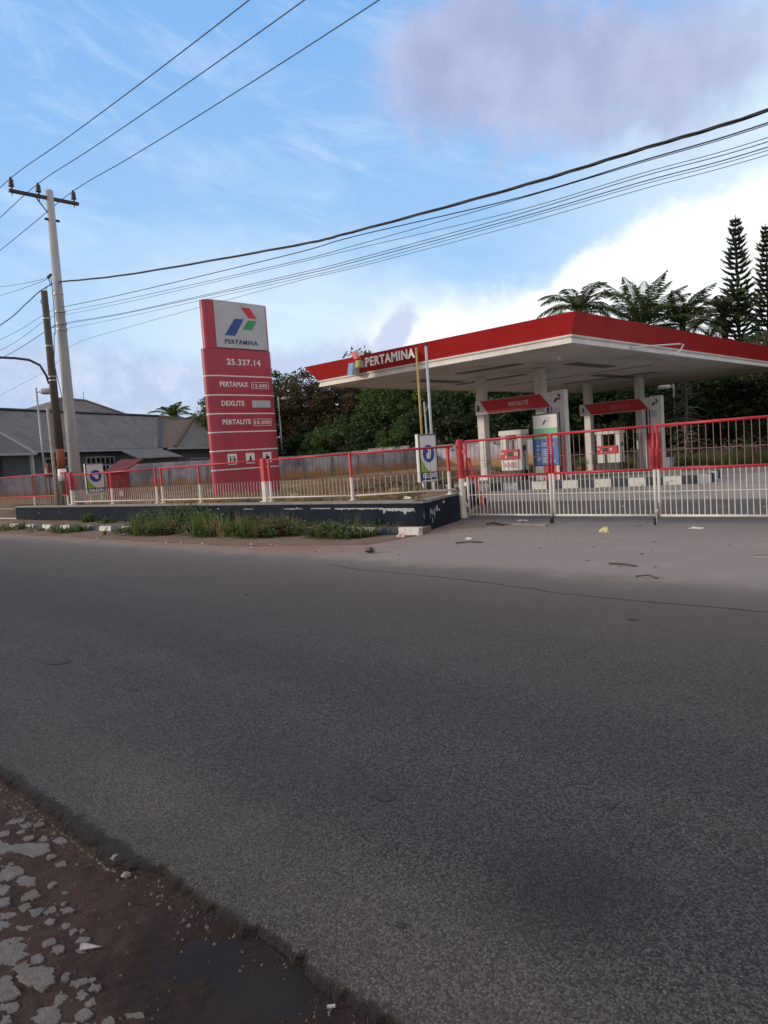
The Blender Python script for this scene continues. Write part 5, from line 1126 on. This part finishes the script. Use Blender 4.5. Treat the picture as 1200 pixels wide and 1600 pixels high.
# potted plants
for i, (a, b, l) in enumerate(((-20.9, 36.6, 'left clay pot of grass behind the front island'), (-20.3, 36.7, 'middle clay pot of grass left of the rear pump'), (-19.3, 36.9, 'clay pot of grass just left of the rear fuel pump'))):
    r = thing('grass_pot', l, 'potted plant', (a, b, .12), 'clay pots of grass'); mb = MB(CLAYP); mb.tube([(0, 0, 0), (0, 0, .24)], [.17, .24], 14); mb.build('pot', r, True, local=True)
    mb = MB(WEED); q = random.Random(i)
    for k in range(110):
        an = q.uniform(0, 6.28); rr = q.uniform(0, .2); p = Vector((math.cos(an) * rr, math.sin(an) * rr, .22)); t = p + Vector((q.uniform(-.25, .25), q.uniform(-.25, .25), q.uniform(.35, .75))); e = Vector((q.uniform(-1, 1), q.uniform(-1, 1), 0)).normalized() * .012
        mb.face([p - e, p + e, t])
    mb.build('foliage', r, local=True)
# ground cover
def blades(mb, x, y, z, n, h, sp, q, lean=.35, w=.008):
    for k in range(n):
        a = q.uniform(0, 6.283); r = sp * q.random(); p = Vector((x + r * math.cos(a), y + r * math.sin(a), z - .01)); hh = h * q.uniform(.45, 1.1); d = Vector((q.uniform(-1, 1), q.uniform(-1, 1), 0)) * lean * hh
        e = Vector((q.uniform(-1, 1), q.uniform(-1, 1), 0)).normalized() * w; m_ = p + d * .4 + Vector((0, 0, hh * .6)); t = p + d + Vector((0, 0, hh))
        mb.face([p - e, p + e, m_ + e * .7, m_ - e * .7]); mb.face([m_ - e * .7, m_ + e * .7, t])
def leafy(mb, x, y, z, n, h, sp, q, ls=.04):
    st = max(2, n // 22)
    for s_ in range(st):
        a = q.uniform(0, 6.283); r = sp * q.random() ** .6; bx_, by_ = x + r * math.cos(a), y + r * math.sin(a); hh = h * q.uniform(.5, 1.05) * (1 - .45 * r / sp); tx, ty = q.uniform(-.25, .25) * hh, q.uniform(-.25, .25) * hh
        for l in range(22):
            t = q.uniform(.12, 1); p = Vector((bx_ + tx * t, by_ + ty * t, z + hh * t)); d = Vector((q.uniform(-1, 1), q.uniform(-1, 1), q.uniform(-.1, .8))).normalized() * ls * q.uniform(.6, 1.4) * (1.4 - .6 * t); e = Vector((-d.y, d.x, q.uniform(-.3, .3) * ls)) * .38
            mb.face([p, p + d * .5 + e, p + d, p + d * .5 - e])
q = random.Random(11)
mw = MB(WEED); mg = MB(WEEDG); md = MB(DRYG)
for k in range(1350):      # roadside weeds in front of and behind the kerb
    x_ = q.uniform(-30, -9.8); dens = 1.0 if -19 < x_ < -10.6 else .5
    if q.random() > dens or noise2(x_ * .9, 3.3, 5) < (-.25 if dens > .8 else .05): continue
    y_ = ky(x_) + q.uniform(-.75, .02) if q.random() < .72 else ky(x_) + q.uniform(.18, .9)
    if y_ < 8.8 + max(0, (x_ + 13) * .28): continue
    big = -19 < x_ < -11.3; hh = (.50 if big else .26) * q.uniform(.5, 1.25)
    if y_ > ky(x_): hh *= .7
    if q.random() < .78: leafy(mw if q.random() < .7 else mg, x_, y_, .01, 66, hh, .17, q, .055)
    else: blades(mw if q.random() < .85 else md, x_, y_, .01, 22, hh * 1.15, .14, q)
for (cx_, cy_, hh, sp) in ((-18.9, 10.95, 1.05, .8), (-17.9, 11.0, .95, .8), (-19.9, 10.8, .8, .6), (-16.6, 10.9, .55, .7), (-15.4, 11.0, .5, .6), (-14.2, 11.05, .42, .5), (-24.5, 11.1, .6, .3), (-22.9, 11.0, .45, .3), (-16.0, 10.1, .5, .9), (-13.6, 10.3, .42, .9), (-12.2, 10.5, .40, .7), (-17.8, 9.9, .4, .9)):
    for k in range(int(22 * sp / .7)):
        a = q.uniform(0, 6.283); r = sp * q.random() ** .6; leafy(mg if cx_ > -18.3 and cy_ > 10.7 and cx_ < -16 else mw, cx_ + r * math.cos(a), cy_ + r * math.sin(a) * .5, .02, 88, hh * (1.1 - .35 * r / sp), .18, q, .065)
for k in range(120): x_ = q.uniform(-31, -10.4); leafy(mw, x_, 11.40 - q.random() * .12, .11, 22, q.uniform(.06, .2), .07, q, .03)
struct(mw.build('roadside_weeds'), 'stuff'); struct(mg.build('fresh_weeds'), 'stuff'); 
for k in range(2600):     # dry grass over the yard, thicker behind the fence
    x_ = -11.6 - 45 * q.random() ** 1.5; y_ = 12.3 + (22 if x_ < -24 else 9) * q.random() ** 1.4
    if x_ < -32 and y_ < 13.5: continue
    hgt_ = yard_h(x_, y_)
    if hgt_ < .03 or (x_ > -11.4 - (y_ - 13) * .75): continue
    if -33 < x_ < -22 and 12.5 < y_ < 14.2 and q.random() < .6: continue
    blades(md if q.random() < .8 else mw, x_, y_, hgt_, 12, q.uniform(.06, .26), .22, q, .5, .012)
struct(md.build('dry_grass'), 'stuff')
mk = MB(WEED)
for k in range(2600):     # strip of grass at the back edge of the forecourt
    x_ = q.uniform(-29, 0); y_ = 38.9 + 6.3 * q.random() ** 1.2; blades(mk, x_, y_, -.03, 12, q.uniform(.25, .75), .3, q, .4, .02)
struct(mk.build('back_grass'), 'stuff')
sv_ = MB(YARD); sv_.face([(-60, 38.55, -.01), (20, 38.55, -.01), (20, 45.5, -.02), (-60, 45.5, -.02)]); struct(sv_.build('back_verge'))
# rubble and stones in the yard
for i, (a, b, r, l) in enumerate(((-17.4, 14.2, .14, 'pale rubble block lying in the dry yard grass, left one'), (-16.5, 14.1, .15, 'pale rubble block lying in the dry yard grass, right one'), (-14.4, 15.4, .16, 'pale rubble beside the exit direction sign, in front'), (-13.3, 16.4, .14, 'pale rubble right of the exit direction sign'), (-15.0, 16.9, .18, 'broken concrete lump in the dark heap behind the fence'))):
    tag(rock(PALEC, (a, b, yard_h(a, b) + r * .3), r, 20 + i, .55).build('rubble'), l, 'rubble', 'rubble in the yard')
dk = MB(ROCKM); q = random.Random(8)
for k in range(160):
    a, b = -15.2 + q.gauss(0, .9), 17.0 + q.gauss(0, .5); z_ = yard_h(a, b); r = q.uniform(.05, .16); dk.box(a - r, a + r, b - r * .6, b + r * .6, z_ - .02, z_ + r * q.uniform(.4, 1.6), .01, Matrix.Translation((a, b, 0)) @ Matrix.Rotation(q.uniform(0, 3), 4, 'Z') @ Matrix.Translation((-a, -b, 0)))
struct(dk.build('debris_heap'), 'stuff')
# ---------------------------------------------------------------- litter
def crumple(name, mt, x, y, z, sx, sy, sz, seed, label, cat='litter'):
    q = random.Random(seed); bm = bmesh.new(); bmesh.ops.create_icosphere(bm, subdivisions=2, radius=1)
    mb = MB(mt); k = [q.uniform(.55, 1.25) for _ in bm.verts]; mb.raw([(v.co.x * sx * k[i] + x, v.co.y * sy * k[i] + y, max(.0, v.co.z * sz * k[i]) + z) for i, v in enumerate(bm.verts)], [[v.index for v in f.verts] for f in bm.faces]); bm.free(); return tag(mb.build(name), label, cat)
crumple('paper_scrap', TRASHP, -9.95, 10.72, .0, .11, .08, .09, 1, 'crumpled pink and white wrapper at the end of the kerb')
crumple('paper_scrap', TRASHW, -8.31, 10.79, .0, .09, .07, .03, 2, 'flat white scrap right of the wall corner on the apron')
crumple('paper_scrap', TRASHW, -5.0, 12.9, .0, .12, .08, .03, 3, 'white scrap on the apron right of the gate drop bolt')
crumple('paper_scrap', TRASHW, -9.1, 13.75, .0, .12, .08, .03, 4, 'white scrap under the first gate leaf')
crumple('paper_scrap', TRASHW, -10.9, 12.05, .66, .10, .05, .06, 5, 'pinkish scrap on top of the wall near its corner')
cup = tag(crumple('paper_cup', TRASHY, -6.34, 12.19, .0, .10, .075, .09, 6, 'crushed pale yellow cup on the apron in front of the gate', 'cup'), 'crushed pale yellow cup on the apron in front of the gate', 'cup')
r = thing('tin_can', 'dark crushed can on the road edge below the kerb end', 'can', (-8.9, 8.81, .05)); mb = MB(DKMET); mb.tube([(-.07, -.02, 0), (.02, 0, .005), (.08, .02, 0)], [.04, .05, .035], 10); mb.build('can_body', r, local=True); mb = MB(mat('can rim', (.3, .2, .16), None, 5, .4)); mb.tube([(.08, .02, 0), (.095, .025, 0)], [.037, .03], 10); mb.build('rim', r, local=True)
pk = MB(CARDB); pk.box(-.72, .72, -.06, .06, 0, .03, .006); o = pk.build('plank', orig=None); o.location = (-8.68, 13.02, .0); o.rotation_euler = (0, 0, R(-8)); tag(o, 'weathered wooden plank lying in front of the gate', 'plank')
def stick(P, r, label, name='stick'): mb = MB(STICK); mb.tube([(a, b, c_) for a, b, c_ in P], r, 6); o = mb.build(name); tag(o, label, 'stick', 'sticks on the apron')
stick([(-9.45, 12.9, .02), (-9.3, 12.98, .05), (-9.1, 12.9, .03), (-8.95, 12.85, .015)], .018, 'dark curved stick left of the plank')
stick([(-4.62, 8.96, .012), (-4.4, 8.93, .018), (-4.2, 8.86, .012)], .012, 'thin dark twig on the middle of the apron')
stick([(-8.15, 10.2, .012), (-7.9, 10.3, .03), (-7.7, 10.4, .012)], .012, 'short dark twig left of the white scrap')
stick([(-3.9, 8.2, .01), (-3.75, 8.22, .03), (-3.62, 8.15, .01)], .009, 'reddish twig near the cracked line')
mb = MB(PALEC); rr = random.Random(3); mb.tube([(-2.93 + .28 * math.cos(t) + rr.uniform(-.01, .01), 10.1 + .2 * math.sin(t), .012) for t in [k * .4 for k in range(13)]], .006, 5); tag(mb.build('plastic_strap'), 'loop of pale plastic strap at the right edge of the apron', 'strap')
o = MB(SLABW); o.raw([(-2.56, .975, -.022), (-2.54, .988, -.010), (-2.485, 1.02, -.018), (-2.53, .96, -.018), (-2.545, .972, -.006)], [(0, 3, 4), (0, 4, 1), (1, 4, 2), (4, 3, 2)]); tag(o.build('paper_scrap'), 'small twisted white tissue on the reddish dirt', 'litter')
mb = MB(SLABW); mb.tube([(-1.662, 1.328, -.026), (-1.645, 1.345, -.024)], .0055, 8); tag(mb.build('cigarette_butt'), 'white cigarette butt at the edge of the dark silt', 'litter')
lit = MB(mat('dark leaf litter', (.05, .038, .03), (.10, .075, .055), 20, .9)); q = random.Random(21)
for k in range(60, 170):
    x_, y_ = q.uniform(-11, 1), q.uniform(8.6, 13.2)
    if k > 110: x_, y_ = q.uniform(-26, -9), q.uniform(8.3, 9.0)
    s_ = q.uniform(.008, .03); a = q.uniform(0, 6.28); lit.face([(x_ + s_ * 1.6 * math.cos(a), y_ + s_ * math.sin(a), .006), (x_ + s_ * math.cos(a + 1.7), y_ + s_ * math.sin(a + 1.7), .014), (x_ + s_ * 1.4 * math.cos(a + 3.2), y_ + s_ * math.sin(a + 3.2), .006), (x_ + s_ * math.cos(a + 4.8), y_ + s_ * math.sin(a + 4.8), .012)])
struct(lit.build('leaf_litter'), 'stuff')
lit = MB(mat('pale small litter', (.5, .48, .44), (.4, .36, .32), 20, .8))
for k in range(40):
    x_, y_ = (q.uniform(-10, 0), q.uniform(14, 23)) if k < 24 else (q.uniform(-26, -9), q.uniform(8.5, 9.1)); s_ = q.uniform(.015, .05)
    lit.raw([(x_ - s_, y_, .004), (x_, y_ - s_ * .7, .004), (x_ + s_, y_, .004), (x_, y_ + s_ * .7, .004), (x_, y_, s_ * .7)], [(0, 1, 4), (1, 2, 4), (2, 3, 4), (3, 0, 4)])
struct(lit.build('small_litter'), 'stuff')
# tar patch and manhole-like stain on the road
mb = MB(mat('tar spot', (.02, .019, .02), (.03, .028, .029), 20, .8)); q = random.Random(6)
for (a, b, r) in ((-2.43, 2.38, .045), (-6.6, 2.6, .11), (-5.2, 2.55, .05), (-1.55, 2.9, .03), (-1.72, 1.72, .018), (-3.0, 6.2, .05), (-7.7, 5.4, .05)):
    P = [(a + r * q.uniform(.7, 1.2) * math.cos(t * .523), b + r * .8 * q.uniform(.7, 1.2) * math.sin(t * .523), .004) for t in range(12)]; mb.face(P)
struct(mb.build('tar_spots'))
